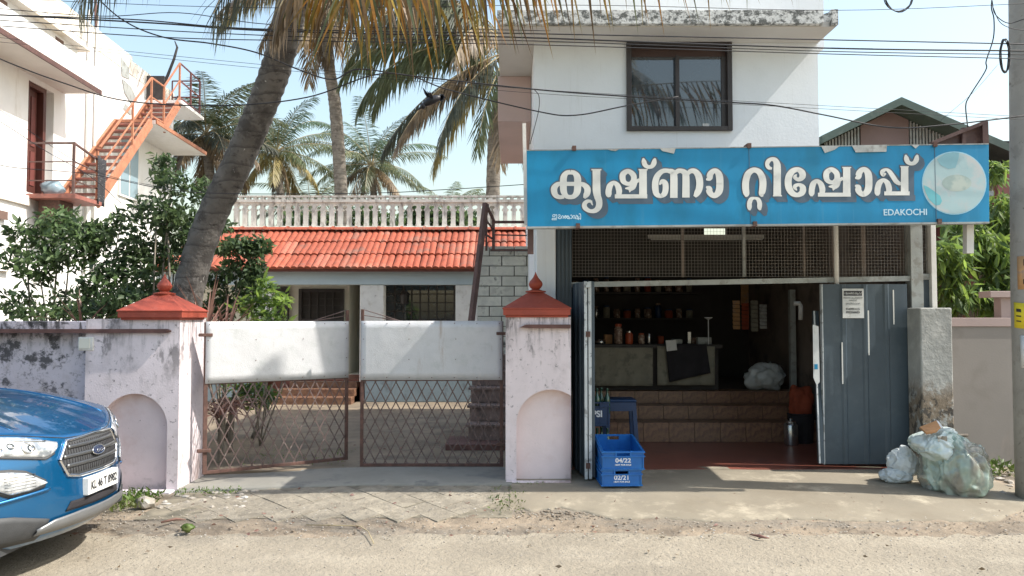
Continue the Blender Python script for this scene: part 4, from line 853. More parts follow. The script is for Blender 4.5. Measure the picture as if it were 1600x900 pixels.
# shelves with jars and packets on the back wall, things hung inside
for zi, z in enumerate((1.55, 1.95)):
    m = MB(); m.box(.7, 2.9, 11.75, 12.08, z, z+.03); shf = tag(m.build('wall_shelf', M['blackwood'], None, loc=(1.8,11.9,z)), ('lower','upper')[zi]+' dark shelf with jars on the back wall of the shop', 'shelf', 'shelves on the back wall')
    for k in range(13):
        x = .82+k*.16; mt = random.choice(['jar','jar','orangecloth','steel','cloth_olive','jar','crate_deep']); h = random.uniform(.12,.24); w_ = random.uniform(.045,.065)
        t = thing('storage_jar', (x,11.88,z+.03), 'small storage jar, number %s from the left on the %s back shelf' % (('one','two','three','four','five','six','seven','eight','nine','ten','eleven','twelve','thirteen')[k], ('lower','upper')[zi]), 'jar', 'jars on the back wall shelves')
        m = MB(); m.lathe((x,11.88,z+.03), [(w_*.9,0),(w_,.01),(w_,h*.8),(w_*.75,h*.9)], 12); m.build('body', M[mt], t, smooth=True); m = MB(); m.lathe((x,11.88,z+.03+h*.9), [(w_*.8,0),(w_*.8,h*.14)], 12); m.build('lid', M['jar' if k % 2 else 'crate_deep'], t)
for k, (px, py, mt, h) in enumerate(((1150,470,'orangepaper',.26),(1164,474,'orangecloth',.24),(1178,470,'cloth_olive',.28),(1192,476,'sheet_back',.22))):
    p = P(px,py,10.6); m = MB(); n_ = 7
    for q in range(n_):
        z = p.z-q*h*.22; m.add([(p.x-.05,10.6,z),(p.x+.05,10.6+.01*(q%2),z),(p.x+.045,10.58,z-h*.19),(p.x-.045,10.59,z-h*.19)], [(0,1,2,3)])
    o = m.build('packet_strip', M[mt], None, loc=tuple(p)); o.modifiers.new('t','SOLIDIFY').thickness = .008; tag(o, 'hanging strip of %s packets inside the shop, %s from the left' % (('dull orange','dark red','olive','grey')[k], ('first','second','third','last')[k]), 'packets', 'strips of packets hanging in the shop')
for k, (px, py, w_, h_, mt) in enumerate(((1178,455,.30,.42,'orangepaper'),(1218,455,.26,.36,'pinkwall'),(1215,520,.22,.28,'paper'))):
    p = P(px,py,11.9); m = MB(); m.box(p.x-w_/2,p.x+w_/2,12.07,12.095,p.z-h_/2,p.z+h_/2); tag(m.build('wall_calendar', M[mt], None, loc=(p.x,12.08,p.z)), ('dull orange calendar on the back wall of the shop','pinkish wall calendar right of the orange one','small pale notice low on the back wall')[k], 'calendar')
# blue plastic stool behind the crates
sx, sy = P(968,640,8.1).x, 8.1; stl = thing('plastic_stool', (sx,sy,.125), 'dark blue plastic stool standing behind the blue crates', 'stool')
zs_ = P(968,622,8.1).z; m = MB(); m.box(sx-.16,sx+.16,sy-.15,sy+.15,zs_-.03,zs_); m.build('seat', M['crate_deep'], stl, bev=.015)
m = MB(); m.box(sx-.15,sx+.15,sy-.14,sy-.12,zs_-.12,zs_-.03); m.build('apron', M['crate_deep'], stl)
for a in (-1,1):
    for b in (-1,1): m = MB(); m.bar((sx+a*.13,sy+b*.12,zs_-.03),(sx+a*.165,sy+b*.15,.125),.045,.03); m.build('leg', M['crate_deep'], stl, bev=.004)
# pipe bend on right
m = MB(); m.tube([P(1240,474,9.2),P(1249,474,9.2),P(1251,478,9.2),P(1251,500,9.2)], .028, 8); tag(m.build('pipe_bend', M['white_plastic'], None, smooth=True, loc=tuple(P(1245,480,9.2))), 'white bent pipe on the right wall inside the shop', 'pipe')

# ---------------------------------------------------------------- crates, stool, bottles
CR = {}
def crate(loc, w, d, h, rot, label, mt='crate_blue', txt=None, grp='blue plastic crates', txt2='NOT FOR SALE', tilt=0):
    t = thing('plastic_crate', (0,0,0), label, 'crate', grp)
    m = MB(); th = .012
    # walls with slots
    def wall(x0,x1,y0,y1): m.box(x0,x1,y0,y1,0,h)
    m.box(-w/2,w/2,0,d,0,.012)
    m.box(-w/2,-w/2+th,0,d,.012,h); m.box(w/2-th,w/2,0,d,.012,h)
    for yy in (0, d-th):
        m.box(-w/2+th,-.055,yy,yy+th,.012,h); m.box(.055,w/2-th,yy,yy+th,.012,h); m.box(-.055,.055,yy,yy+th,.012,h-.05); m.box(-.055,.055,yy,yy+th,h-.018,h)
    for z in (h-.008, h-.045, .01):
        m.box(-w/2-.01,w/2+.01,-.01,0,z-.006,z+.004); m.box(-w/2-.01,-w/2,0,d,z-.006,z+.004); m.box(w/2,w/2+.01,0,d,z-.006,z+.004)
    for x in (-w/2+.0,w/2-.01): m.box(x,x+.01,-.009,0,.014,h-.052)
    for zz in ((h-.055),): m.box(-.07,-.058,-.012,0,zz,h-.002); m.box(.058,.07,-.012,0,zz,h-.002)
    m.build('crate_body', M[mt], t, bev=.0015)
    if txt:
        text('print', txt, .052, (0,-.0015,h*.5), RX, M['crate_print'], t, .0006, sx=1.15, bold=.0015)
        text('print', txt2, .019, (0,-.0015,h*.27), RX, M['crate_print'], t, .0006, sx=1.1, bold=.0008)
    t.location = loc; t.rotation_euler = (tilt,0,rot); return t
zg = gz(.95,6.8)+.035
crate((.955,6.74,zg), .345, .56, .15, R(2), 'lower blue crate printed 02/21 on the shop apron', txt='02/21')
crate((.965,6.73,zg+.145), .36, .60, .165, R(1), 'upper blue open crate printed 04/22, tilted on the other crate', txt='04/22', tilt=R(5.5))
def bottle(x, y, z, h=.24, label=None):
    m = MB(); m.lathe((x,y,z), [(.028,0),(.03,.01),(.03,h*.5),(.026,h*.62),(.012,h*.78),(.011,h*.94),(.014,h*.95),(.013,h)], 10)
    return tag(m.build('glass_bottle', M['bottle'], None, smooth=True, loc=(x,y,z)), label or 'green glass bottle standing in the stacked drink crates', 'bottle', 'bottles in the drink crates behind the door')
xk = P(929,680,7.75).x; zz = .125
for i, (zt2, lab) in enumerate(((.125,'dark blue drink crate with white print, bottom of the stack behind the door'), (.52,'dark blue drink crate, top of the stack behind the door'))):
    c_ = crate((xk-.02,7.62,zt2), .30, .36, .24, 0, lab, 'crate_deep', grp='dark blue drink crates'); 
    text('print', 'PEPSI', .085, (xk-.03,7.617,zt2+.12), RX, M['crate_print'], c_, .0006, sx=1, bold=.003)
    for q in range(5): bottle(xk-.08+q*.05, 7.68+.08*(q % 2), zt2+.12, .25, 'green glass bottle in the %s drink crate, %s from the left' % (('lower','upper')[i], ('first','second','third','fourth','fifth')[q]))
# ---------------------------------------------------------------- right side
gp = thing('grey_pillar', (P(1455,600,7.2).x, 7.3, 0), 'rough grey plastered gate pillar with peeling brown base, right of the door', 'pillar')
a, b = P(1440,600,7.25).x, P(1490,600,7.25).x
m = MB(); m.box(a, b, 7.25, 7.5, 0, 1.685); m.build('pillar', M['grey_plaster'], gp, bev=.012)
rw = thing('side_wall', (6, 7.95, 0), 'plain beige compound wall with raised step at the right edge', 'wall')
m = MB(); m.box(4.45, 14, 7.93, 8.1, -.05, 1.50); m.build('wall_panel', M['beige'], rw)
m = MB(); m.box(4.45, 14, 7.915, 8.12, 1.50, 1.59); m.box(P(1565,480,7.95).x, 14, 7.96, 8.08, 1.59, 1.80); m.box(P(1549,455,7.9).x, 14, 7.915, 8.12, 1.80, 1.865); m.build('coping', M['pinkbeige'], rw, bev=.004)
m = MB(); m.box(4.45,14,7.86,7.93,-.05,.09); m.build('plinth', M['grey_plaster'], rw)
# gabled house
gh = thing('gabled_house', (8.5, 17, 0), 'brown gabled house with grey green sheet roof behind the signboard', 'house')
Yg = 16.0; pk_ = P(1390,162,Yg)
def slope(pts, y0, y1, th, nm, mt):
    m = MB(); a = [Vector((p.x,y0,p.z)) for p in pts]; n = len(a)
    vs = a+[v+Vector((0,0,-th)) for v in a]; vs2 = [Vector((v.x,y1,v.z)) for v in vs]; m.add(vs+vs2, []); k = 2*n
    for i in range(n-1): m.f += [(i,i+1,i+1+k,i+k),(i+n,i+n+k,i+1+n+k,i+1+n),(i,i+n,i+1+n,i+1),(i+k,i+1+k,i+1+n+k,i+n+k)]
    m.f += [(0,k,k+n,n),(n-1,2*n-1,k+2*n-1,k+n-1)]
    return m.build(nm, M[mt], gh)
slope([P(1270,220,Yg), pk_, P(1612,258,Yg)], Yg-.5, Yg+6, .16, 'roof', 'greenroof')
gx0, gx1 = P(1345,210,Yg).x, P(1420,210,Yg).x
def roofz(x):
    l, r = P(1270,220,Yg), P(1612,258,Yg)
    return (pk_.z-(pk_.x-x)*(pk_.z-l.z)/(pk_.x-l.x) if x < pk_.x else pk_.z-(x-pk_.x)*(pk_.z-r.z)/(r.x-pk_.x))-.17
m = MB(); m.prism([(gx0,2),(gx1,2),(gx1,roofz(gx1)),(pk_.x,roofz(pk_.x)),(gx0,roofz(gx0))], Yg, Yg+.2); m.box(P(1285,0,Yg).x,P(1612,0,Yg).x,Yg+.5,Yg+6,0,4.6); m.build('wall', M['gablewall'], gh)
m = MB(); m.box(P(1285,0,Yg).x,P(1600,0,Yg).x,Yg+.22,Yg+.26,3.5,roofz(P(1300,0,Yg).x)); 
m.prism([(P(1285,0,Yg).x,4),(P(1575,0,Yg).x,4),(P(1575,0,Yg).x,roofz(P(1575,0,Yg).x)),(pk_.x,roofz(pk_.x)),(P(1285,0,Yg).x,roofz(P(1285,0,Yg).x))], Yg+.27, Yg+.3); m.build('louvre_back', M['cloth_dark'], gh)
for px in list(range(1292,1345,5))+list(range(1424,1486,5)):
    x = P(px,210,Yg).x; m = MB(); m.box(x-.018,x+.018,Yg+.02,Yg+.10,3.6,roofz(x)); m.build('slat', M['steelgrey'], gh)
m = MB(); a, b = P(1560,340,14), P(1640,266,14); m.box(a.x,b.x+3,14,17,1.0,b.z); m.build('annex', M['redbrown'], gh)
# utility pole and its bills
pole = thing('utility_pole', (4.36, 6.55, 0), 'grey concrete utility pole with pasted bills at the right edge', 'utility pole')
PR = .14; PYc = 6.56; PXc = P(1584,500,6.56).x+PR*1.02
m = MB(); m.tube([(PXc,PYc,-.1),(PXc,PYc,1.9),(PXc+.05,PYc,5),(PXc+.11,PYc,9)], [PR*1.02,PR*1.0,PR*.97,PR*.9], 28); m.build('shaft', M['concrete_pole'], pole, smooth=True)
def bill(xs, py0, py1, mt, label, lines=(), rr=.004, skew=0):
    # a sheet pasted round the pole: xs = angles from the left edge (degrees round towards the road)
    def pt(a, py, e): t = R(180+a); d = Vector((math.cos(t), math.sin(t), 0)); z = P(1590,py,PYc-.1).z; return Vector((PXc,PYc,z))+d*(PR*1.0+rr+e)
    m = MB(); rows = [[tuple(pt(a, py+skew*(a-xs[0])/60, 0)) for a in np.linspace(xs[0],xs[1],14)] for py in (py1,py0)]; m.grid(rows)
    o = m.build('pasted_bill', M[mt], None, loc=tuple(pt(sum(xs)/2,(py0+py1)/2,0)), smooth=True); q = o.modifiers.new('t','SOLIDIFY'); q.thickness = .0012; q.offset = 0; tag(o, label, 'poster')
    for y, a0, a1, th in lines:
        mm = MB(); mm.grid([[tuple(pt(a, yy+skew*(a-xs[0])/60, .002)) for a in np.linspace(a0,a1,8)] for yy in (y+th/2,y-th/2)]); mm.build('print_line', M['ink'], o, smooth=True)
    return o
bill((20,150),400,452,'orangepaper','faded orange bill highest on the concrete pole',((410,40,60,10),(425,44,62,9),(440,38,58,8)),.003)
bill((4,140),472,512,'yellowpaper','yellow bill with black print wrapped round the pole',((483,42,100,3),(491,40,100,1.2),(498,40,100,1.2),(505,40,100,1.2),(484,14,30,5),(493,14,30,2),(501,14,30,2)),.006,3)
bill((24,130),524,575,'paper','white printed bill below the yellow bill',((532,38,110,2.5),(546,36,110,3),(553,38,60,1),(561,38,58,8),(571,34,110,1.5)),.004,2)
bill((34,130),577,624,'paper','torn white printed bill lowest on the pole',((584,44,110,2),(595,46,66,4),(606,44,110,6),(617,42,110,1.5)),.005,-2)
M['brown_grit'] = mat('brown_grit', (.17,.135,.10), .95, .3, 9, (.27,.23,.18), (8,.5,.6), bump=.3)
# ---------------------------------------------------------------- rubbish
def bagof(loc, r, film, label, seed, n, mt='waste'):
    t = thing('rubbish_bag', (loc[0],loc[1],loc[2]-r[2]*.8), label, 'rubbish bag'); random.seed(seed)
    m = MB()
    for k in range(n):
        u = Vector((random.gauss(0,1),random.gauss(0,1),random.gauss(0,1))).normalized()*random.uniform(.25,.64)
        c = (loc[0]+u.x*r[0], loc[1]+u.y*r[1], max(loc[2]+u.z*r[2], loc[2]-r[2]*.72)); s_ = random.uniform(.025,.07)
        if k % 3: blob(m, c, (s_,s_*random.uniform(.4,1),s_*random.uniform(.4,1)), ICO1, .35)
        else: a = random.uniform(0,6.3); m.obox(c, (s_*math.cos(a),s_*math.sin(a),s_*.3), (-s_*.6*math.sin(a),s_*.6*math.cos(a),0), (0,.002,s_*.8))
    m.build('contents', M[mt], t, kind='stuff')
    o = crumple('film', loc, r, film, None, None, seed, 6, .27, 2.0, parent=t, squash=lambda p: 1+.12*max(0,-p.z)+.08*max(0,mn.noise(p*1.3+Vector((seed,0,0)))))
    return t
bagof((3.84,6.70,.29), (.27,.25,.30), 'film', 'big greenish translucent rubbish bag slumped against the grey pillar', 21, 150)
bagof((3.74,6.78,.485), (.24,.22,.145), 'film_white', 'whitish plastic bag lying on top of the green rubbish bag', 37, 40)
tag(crumple('plastic_sack', (3.53,7.0,.27), (.15,.12,.17), 'bagwhite', 'x', 'bag', 12, 6, .30, 1.9), 'crumpled white sack slumped beside the slate door', 'sack')
tag(crumple('plastic_sack', (3.45,6.95,.175), (.155,.09,.075), 'bagwhite', 'x', 'bag', 14, 5, .3, 2.0), 'small empty white plastic piece at the foot of the sack', 'sack')
cbx = thing('cardboard_box', (3.68,6.75,.65), 'torn orange-brown cardboard box lid on top of the rubbish bags', 'cardboard')
q = [P(1437,667,6.75),P(1463,657,6.75),P(1470,668,6.68),P(1446,675,6.65)]
m = MB(); m.add([q[0],q[1],q[2],q[3]]+[v+Vector((0,.01,-.012)) for v in q], [(0,1,2,3),(7,6,5,4),(0,4,5,1),(1,5,6,2),(2,6,7,3),(3,7,4,0)]); m.build('flap', M['cardboard'], cbx)
m = MB(); q2 = [q[3],q[2],P(1463,676,6.66),P(1448,679,6.66)]; m.add(q2+[v+Vector((0,.012,0)) for v in q2], [(0,1,2,3),(7,6,5,4),(0,4,5,1),(1,5,6,2),(2,6,7,3),(3,7,4,0)]); m.build('side', M['cardboard'], cbx)
m = MB(); q3 = [q[1],P(1466,657.5,6.75),P(1474,668,6.68),q[2]]; m.add(q3+[v+Vector((0,.008,-.01)) for v in q3], [(0,1,2,3),(7,6,5,4),(0,4,5,1),(1,5,6,2),(2,6,7,3),(3,7,4,0)]); m.build('edge', M['paper'], cbx)
m = MB(); m.tube([P(1488,679,7.0),P(1500,681,6.98),P(1513,680,6.95)], [.018,.016,.013], 8); tag(m.build('wood_stick', M['bark'], None, loc=tuple(P(1500,681,7)), smooth=True), 'short grey stick poking out behind the rubbish bags', 'stick')
def rubble(name, n, xr, yr, sr, mt='stone', label=None, zf=gz):
    m = MB()
    for i in range(n):
        x, y = random.uniform(*xr), random.uniform(*yr); s = random.uniform(*sr); blob(m, (x,y,zf(x,y)+s*.3), (s*random.uniform(.7,1.4), s, s*.6), jit=.25)
    return m.build(name, M[mt], None, kind='stuff', loc=((xr[0]+xr[1])/2,(yr[0]+yr[1])/2,0))
tag(rubble('rubble', 90, (4.0,5.0), (6.5,7.8), (.012,.05)), 'scattered stones and rubble beside the concrete pole')
tag(rubble('rubble', 60, (-2.95,-2.2), (6.3,6.85), (.008,.035)), 'broken stones along the driveway edge')
tag(rubble('gravel', 1500, (-4.5,5.0), (5.55,6.3), (.003,.009), zf=lambda x,y: gz(x,y)+.012), 'fine gravel scattered where road meets verge')
tag(rubble('gravel', 900, (-4.2,4.6), (4.6,5.7), (.002,.006), zf=lambda x,y: .002), 'small loose stones on the road')
tag(rubble('rubble', 130, (.02,.72), (6.0,6.2), (.004,.013), 'brown_grit', zf=lambda x,y: gz(x,y)+.008), 'crumbled brown edge of the shop apron')
tag(rubble('rubble', 420, (-4.4,4.9), (5.7,6.9), (.003,.012), 'brown_grit', zf=lambda x,y: gz(x,y)+.008), 'loose grit over the roadside verge')
def bit(name, pts, r, mt, label, cat):
    m = MB(); m.tube(pts, r, 6); tag(m.build(name, M[mt], None, smooth=True, loc=tuple(pts[0])), label, cat)
def PZ(px, py, z): d = ray(px,py); return Vector((0,0,CZ))+d*((z-CZ)/d.z)
bit('dry_stalk', [PZ(478,820,.03),PZ(530,821,.03),PZ(562,822,.035),PZ(575,830,.03),PZ(584,849,.02)], .004, 'rachis', 'long bent dry palm leaflet lying on the road edge', 'leaf')
bit('dry_leaf', [PZ(1172,835,.02),PZ(1188,838,.03),PZ(1202,841,.02)], [.004,.012,.003], 'dryleaf', 'small curled brown leaf on the road before the shop', 'leaf')
bit('dry_stalk', [PZ(252,816,.05),PZ(275,811,.05),PZ(290,812,.05)], [.008,.012,.004], 'dryleaf', 'short brown stalk lying beside the driveway', 'leaf')
p = PZ(293,829,.03); crumple('litter', (p.x,p.y,.05), (.05,.05,.035), 'weed', 'small crumpled pale green litter on the road edge', 'litter', 3, 3, .5)
p = PZ(1035,737,.1); p = PZ(222,792,.05); o = crumple('broken_slab', (p.x,p.y+.05,.07), (.09,.06,.06), 'stone', 'flat broken grey stone standing in the weeds', 'stone', 8, 2, .3, smooth=False)

# ---------------------------------------------------------------- white building on the left
lbd = thing('white_building', (-11, 15, 0), 'tall white building with wooden door and covered balcony at the left edge', 'building')
def LX(Y, off=0): return -9.06-.065*(Y-15)+off
def lbox(mb, y0, y1, o0, o1, z0, z1):       # box along the slanting wall, offsets measured out from its face
    return mb.add([(LX(y0,o0),y0,z0),(LX(y0,o1),y0,z0),(LX(y1,o1),y1,z0),(LX(y1,o0),y1,z0),(LX(y0,o0),y0,z1),(LX(y0,o1),y0,z1),(LX(y1,o1),y1,z1),(LX(y1,o0),y1,z1)],
                  [(0,3,2,1),(4,5,6,7),(0,1,5,4),(1,2,6,5),(2,3,7,6),(3,0,4,7)])
m = MB(); dy0, dy1 = 14.16, 15.05
lbox(m,9,dy0,-5,0,0,7.5); lbox(m,dy1,21.3,-5,0,0,7.5); lbox(m,dy0,dy1,-5,0,0,3.92); lbox(m,dy0,dy1,-5,0,6.02,7.5); lbox(m,dy0,dy1,-5,-.22,3.92,6.02)
m.build('wall', M['white_wall'], lbd)
m = MB(); lbox(m,9,18.55,-5,.012,7.5,7.95); lbox(m,18.55,21.3,-5,.008,7.5,7.85); m.build('parapet', M['white_wall_top'], lbd)
m = MB(); lbox(m,dy0+.02,dy1-.35,-.21,-.14,3.95,5.98); lbox(m,dy0,dy0+.09,-.2,-.03,3.92,6.02); lbox(m,dy1-.32,dy1-.22,-.2,-.03,3.92,6.02); lbox(m,dy0+.09,dy1-.32,-.2,-.03,5.93,6.02)
dr_ = m.build('door', M['door_red'], lbd)
m = MB(); 
for za, zb2 in ((4.1,4.75),(4.85,5.8)):
    for ya in (dy0+.13, dy0+.33): lbox(m,ya,ya+.14,-.139,-.125,za,zb2)
m.build('door_panel', M['redbrown'], dr_)
# canopy over the door
m = MB(); lbox(m,9,15.42,0,.72,6.12,6.18); m.build('canopy', M['soffit'], lbd)
m = MB(); lbox(m,9,15.42,.66,.73,6.18,6.6); lbox(m,15.35,15.42,0,.66,6.18,6.6); m.build('canopy_face', M['white_wall'], lbd)
m = MB(); lbox(m,9,15.44,.73,.76,6.10,6.19); m.build('canopy_edge', M['brownsteel'], lbd)
m = MB(); lbox(m,9,15.5,0,.5,7.0,7.05); m.build('ledge_or_slot_shade', M['white_wall_top'], lbd)
m = MB(); lbox(m,9,15.3,0,.32,6.6,7.0); m.build('box_course', M['white_wall'], lbd)
for y0, y1 in ((12.5,12.9),(14.45,14.75)): m = MB(); lbox(m,y0,y1,.32,.325,6.66,6.95); m.build('vent', M['vent_brown'], lbd)
m = MB(); lbox(m,9,14.2,0,.06,3.66,3.84); lbox(m,9,13.6,0,.10,2.4,2.52); m.build('band', M['white_wall_top'], lbd)
m = MB(); lbox(m,10.5,13.5,.06,.065,3.3,3.45); m.build('vent', M['vent_brown'], lbd)
m = MB(); lbox(m,17.7,21.2,0,.95,6.08,6.17); m.build('walkway_slab', M['white_wall'], lbd)
m = MB(); lbox(m,17.7,21.2,.95,.98,6.09,6.18); m.build('walkway_edge', M['orange'], lbd, label='orange painted edge of the walkway slab')
m = MB(); lbox(m,19.3,21.0,0,.95,7.02,7.1); m.build('top_slab', M['white_wall'], lbd)
m = MB(); lbox(m,17.9,18.95,.01,.05,4.45,5.95); wn_ = m.build('window', M['whitepaint'], lbd)
m = MB(); lbox(m,17.95,18.4,.051,.056,4.5,5.9); m.build('pane', M['glassblue'], wn_); m = MB(); lbox(m,18.46,18.9,.051,.056,4.5,5.9); m.build('pane', M['glassblue'], wn_)
for y in (16.3, 16.65): MB().tube([(LX(y,.05),y,2.5),(LX(y,.05),y,8.2)], .028, 8).build('drain_pipe', M['pvc'], lbd, smooth=True)
for poly in (((17.9,7.75),(18.35,7.62),(18.4,7.35),(18.0,7.3)),((18.0,7.25),(18.5,7.2),(18.9,6.95),(18.5,6.8),(18.15,6.95)),((18.2,6.7),(18.7,6.62),(18.5,6.5),(18.1,6.55))):
    m = MB(); m.add([(LX(y,.016),y,z) for y, z in poly], [tuple(range(len(poly)))]); m.build('peeled_patch', M['steelgrey'], lbd)
# steel stair
ss = thing('steel_stair', (-8.6, 15.2, 3.9), 'orange painted outside steel stair climbing to the roof of the white building', 'staircase')
I0, O0 = .06, .86
def lp(y, o, z): return Vector((LX(y,o), y, z))
m = MB(); lbox(m,14.15,15.25,0,O0+.05,3.80,3.88); m.build('platform', M['tread'], ss, bev=.005)
m = MB(); lbox(m,14.4,14.9,.1,.5,3.3,3.8); m.build('bracket', M['rust'], ss)
ya, za, yb, zb_ = 15.1, 3.88, 17.65, 6.15
for o_ in (I0, O0): MB().bar(lp(ya,o_,za-.05), lp(yb,o_,zb_-.05), .05, .20).build('stringer', M['orange'], ss)
for k in range(1, 12):
    f = k/11.5; m = MB(); y = ya+(yb-ya)*f; z = za+(zb_-za)*f; lbox(m,y-.02,y+.20,I0+.03,O0-.03,z-.035,z); m.build('tread', M['tread'], ss)
m = MB(); lbox(m,yb,18.45,I0,O0,zb_-.04,zb_+.03); m.build('landing', M['orange'], ss)
yc, zc_, yd, zd = 18.4, 6.17, 19.4, 7.08
for o_ in (I0, O0): MB().bar(lp(yc,o_,zc_-.05), lp(yd,o_,zd-.05), .05, .18).build('stringer', M['orange'], ss)
for k in range(1, 6): f = k/5.5; m = MB(); y = yc+(yd-yc)*f; z = zc_+(zd-zc_)*f; lbox(m,y-.02,y+.2,I0+.03,O0-.03,z-.035,z); m.build('tread', M['tread'], ss)
def rl(a, b, w=.035, mt='orange', n='rail'): MB().bar(a, b, w).build(n, M[mt], ss)
for h in (1.0,.6,.25): rl(lp(ya+.1,O0,za+h+.1), lp(yb,O0,zb_+h), .035 if h > .8 else .025)
pass
for y, z in ((ya,za),((ya+yb)/2+.3,(za+zb_)/2+.27),(yb,zb_)): rl(lp(y,O0,z-.1), lp(y,O0,z+1.0), .04, n='post')
for h in (1.0,.55,.12):
    rl(lp(yb,O0,zb_+h), lp(yc,O0,zc_+h-.25*0), .035 if h > .8 else .025); rl(lp(yc,O0,zc_+h), lp(yd,O0,zd+h), .035 if h > .8 else .025)
    rl(lp(yd,O0,zd+h), lp(20.9,O0,zd+h), .03, 'redbrown'); rl(lp(20.9,O0,zd+h), lp(20.9,.1,zd+h), .03, 'redbrown')
for y, z, mt in ((yc,zc_,'orange'),(yd,zd,'orange'),(20.2,zd,'redbrown'),(20.9,zd,'redbrown')): rl(lp(y,O0,z-.05), lp(y,O0,z+1.0), .04, mt, 'post')
rl(lp(20.9,.1,zd), lp(20.9,.1,zd+1.0), .03, 'redbrown', 'post')
# balcony rail
for h, w_ in ((.95,.035),(.6,.02),(.25,.02)):
    rl(lp(14.18,.02,3.88+h), lp(14.18,O0,3.88+h), w_, 'brownsteel'); rl(lp(14.18,O0,3.88+h), lp(15.1,O0,3.88+h-.12*(h>.9)), w_, 'brownsteel')
for o_ in (O0,): rl(lp(14.18,o_,3.85), lp(14.18,o_,4.85), .04, 'brownsteel', 'post')
# cloth on the rail and things around
m = MB(); rows = []
for v in np.linspace(0,1,10): rows.append([tuple(lp(15.0+.35*u, O0+.05+.02*math.sin(u*9+v), 4.78-.95*v-.05*u)) for u in np.linspace(0,1,10)])
m.grid(rows); cloth('hanging_cloth', m, 'cloth_check', tuple(lp(15.1,O0,4.3)), 'dark chequered cloth hung over the stair rail', 'cloth')
m = MB(); lbox(m,19.3,19.36,.05,.50,7.1,7.72); tag(m.build('wooden_board', M['blackwood'], None, loc=tuple(lp(19.2,.3,7.1))), 'dark board leaning at the head of the orange stair', 'board')
MB().tube([lp(19.6,.5,7.1), lp(19.9,.8,8.2), lp(20.1,1.05,9.0), lp(20.1,1.1,9.6), lp(20.1,1.05,9.9)], [.04,.035,.03,.025,.012], 8).build
m = MB(); m.tube([P(246,150,20.2),P(262,118,20.2),P(272,92,20.2),P(277,74,20.2),P(273,64,20.2)], [.045,.04,.035,.03,.012], 8); tag(m.build('bent_pole', M['blackwood'], None, smooth=True, loc=tuple(P(246,150,20.2))), 'thin dark bent pole standing above the stair landing', 'pole')
c = P(82,290,14.6); crumple('clear_bag', (c.x,14.6,4.05), (.22,.2,.17), 'glassblue', 'pale bluish plastic bag on the balcony floor by the door', 'bag', 44, 3, .2)
m = MB(); m.tube([P(149,-10,16),P(150,42,16)], .03, 8); tag(m.build('roof_pole', M['maroon'], None, loc=tuple(P(150,42,16))), 'thin dark pole standing on the roof of the white building', 'pole')

# ---------------------------------------------------------------- foliage
def leaves_mesh(name, n, fpos, fdir, ln, wd, m_, parent=None, kind=None, curl=.12, loc=None, label=None):
    p = fpos(n); d = fdir(n, p); d /= np.linalg.norm(d, axis=1)[:,None]+1e-9
    r = rng.normal(size=(n,3)); s = np.cross(d, r); s /= np.linalg.norm(s, axis=1)[:,None]+1e-9; nn = np.cross(s, d)
    L_ = rng.uniform(*ln, n)[:,None]; w_ = L_*rng.uniform(*wd, n)[:,None]
    a = p; mid = p+d*L_*.45+nn*L_*.02; b = p+d*L_-nn*L_*curl
    l = mid+s*w_/2+nn*w_*.18; q = mid-s*w_/2+nn*w_*.18
    v = np.stack([a,l,b,q,mid],1).reshape(-1,3)
    base = np.array(wl(parent)) if parent is not None else np.array(loc or (0,0,0)); v = v-base
    k = np.arange(n)[:,None]*5
    f = np.concatenate([k+np.array([[0,1,4]]),k+np.array([[1,2,4]]),k+np.array([[2,3,4]]),k+np.array([[3,0,4]])],1).reshape(-1)
    me = bpy.data.meshes.new(name); nf = n*4; me.vertices.add(n*5); me.vertices.foreach_set('co', v.reshape(-1))
    me.loops.add(nf*3); me.loops.foreach_set('vertex_index', f.astype(np.int32)); me.polygons.add(nf)
    me.polygons.foreach_set('loop_start', np.arange(nf, dtype=np.int32)*3); me.polygons.foreach_set('loop_total', np.full(nf,3,np.int32))
    me.update(calc_edges=True); me.materials.append(m_)
    o = bpy.data.objects.new(name, me); COL.objects.link(o)
    if parent is not None: o.parent = parent
    else: o.location = tuple(base)
    return tag(o, label, kind=kind)
LEAFM = {}
def leaf_obj(m_):
    if m_.name not in LEAFM:
        mm = MB(); rows = []
        for t, w_ in ((0,.02),(.15,.5),(.4,1),(.7,.75),(.9,.35),(1,.02)): rows.append([(-w_*.5,t,-.1*t*t+.0),(0,t,-.1*t*t-.06*w_),(w_*.5,t,-.1*t*t)])
        mm.grid(rows); LEAFM[m_.name] = mm.mesh('leaf', m_, smooth=True, fix=False)
    return LEAFM[m_.name]
def single_leaves(n, fpos, fdir, ln, wd, m_, parent):
    p = fpos(n); d = fdir(n, p); me = leaf_obj(m_)
    for i in range(n):
        L_ = random.uniform(*ln); w_ = L_*random.uniform(*wd); dv = Vector(d[i]); rt = dv.to_track_quat('Y','Z').to_euler(); 
        o = inst('leaf', me, parent, tuple(p[i]), rt, (w_, L_, L_)); o.rotation_euler.rotate_axis('Y', random.uniform(-.9,.9))
def clumps(cs):        # list of (centre, radii, weight) -> sampling inside uneven clumps
    w_ = np.array([c[2] for c in cs], float); w_ /= w_.sum(); C = np.array([c[0] for c in cs]); R_ = np.array([c[1] for c in cs])
    def f(n):
        i = rng.choice(len(cs), n, p=w_); u = rng.normal(size=(n,3)); u /= np.linalg.norm(u, axis=1)[:,None]; u *= rng.uniform(.25,1,n)[:,None]**.6
        return C[i]+u*R_[i]
    return f
def dirs(down=.3, spread=1.0):
    def f(n, p): return rng.normal(size=(n,3))*spread+np.array([0,-.25,-down])
    return f
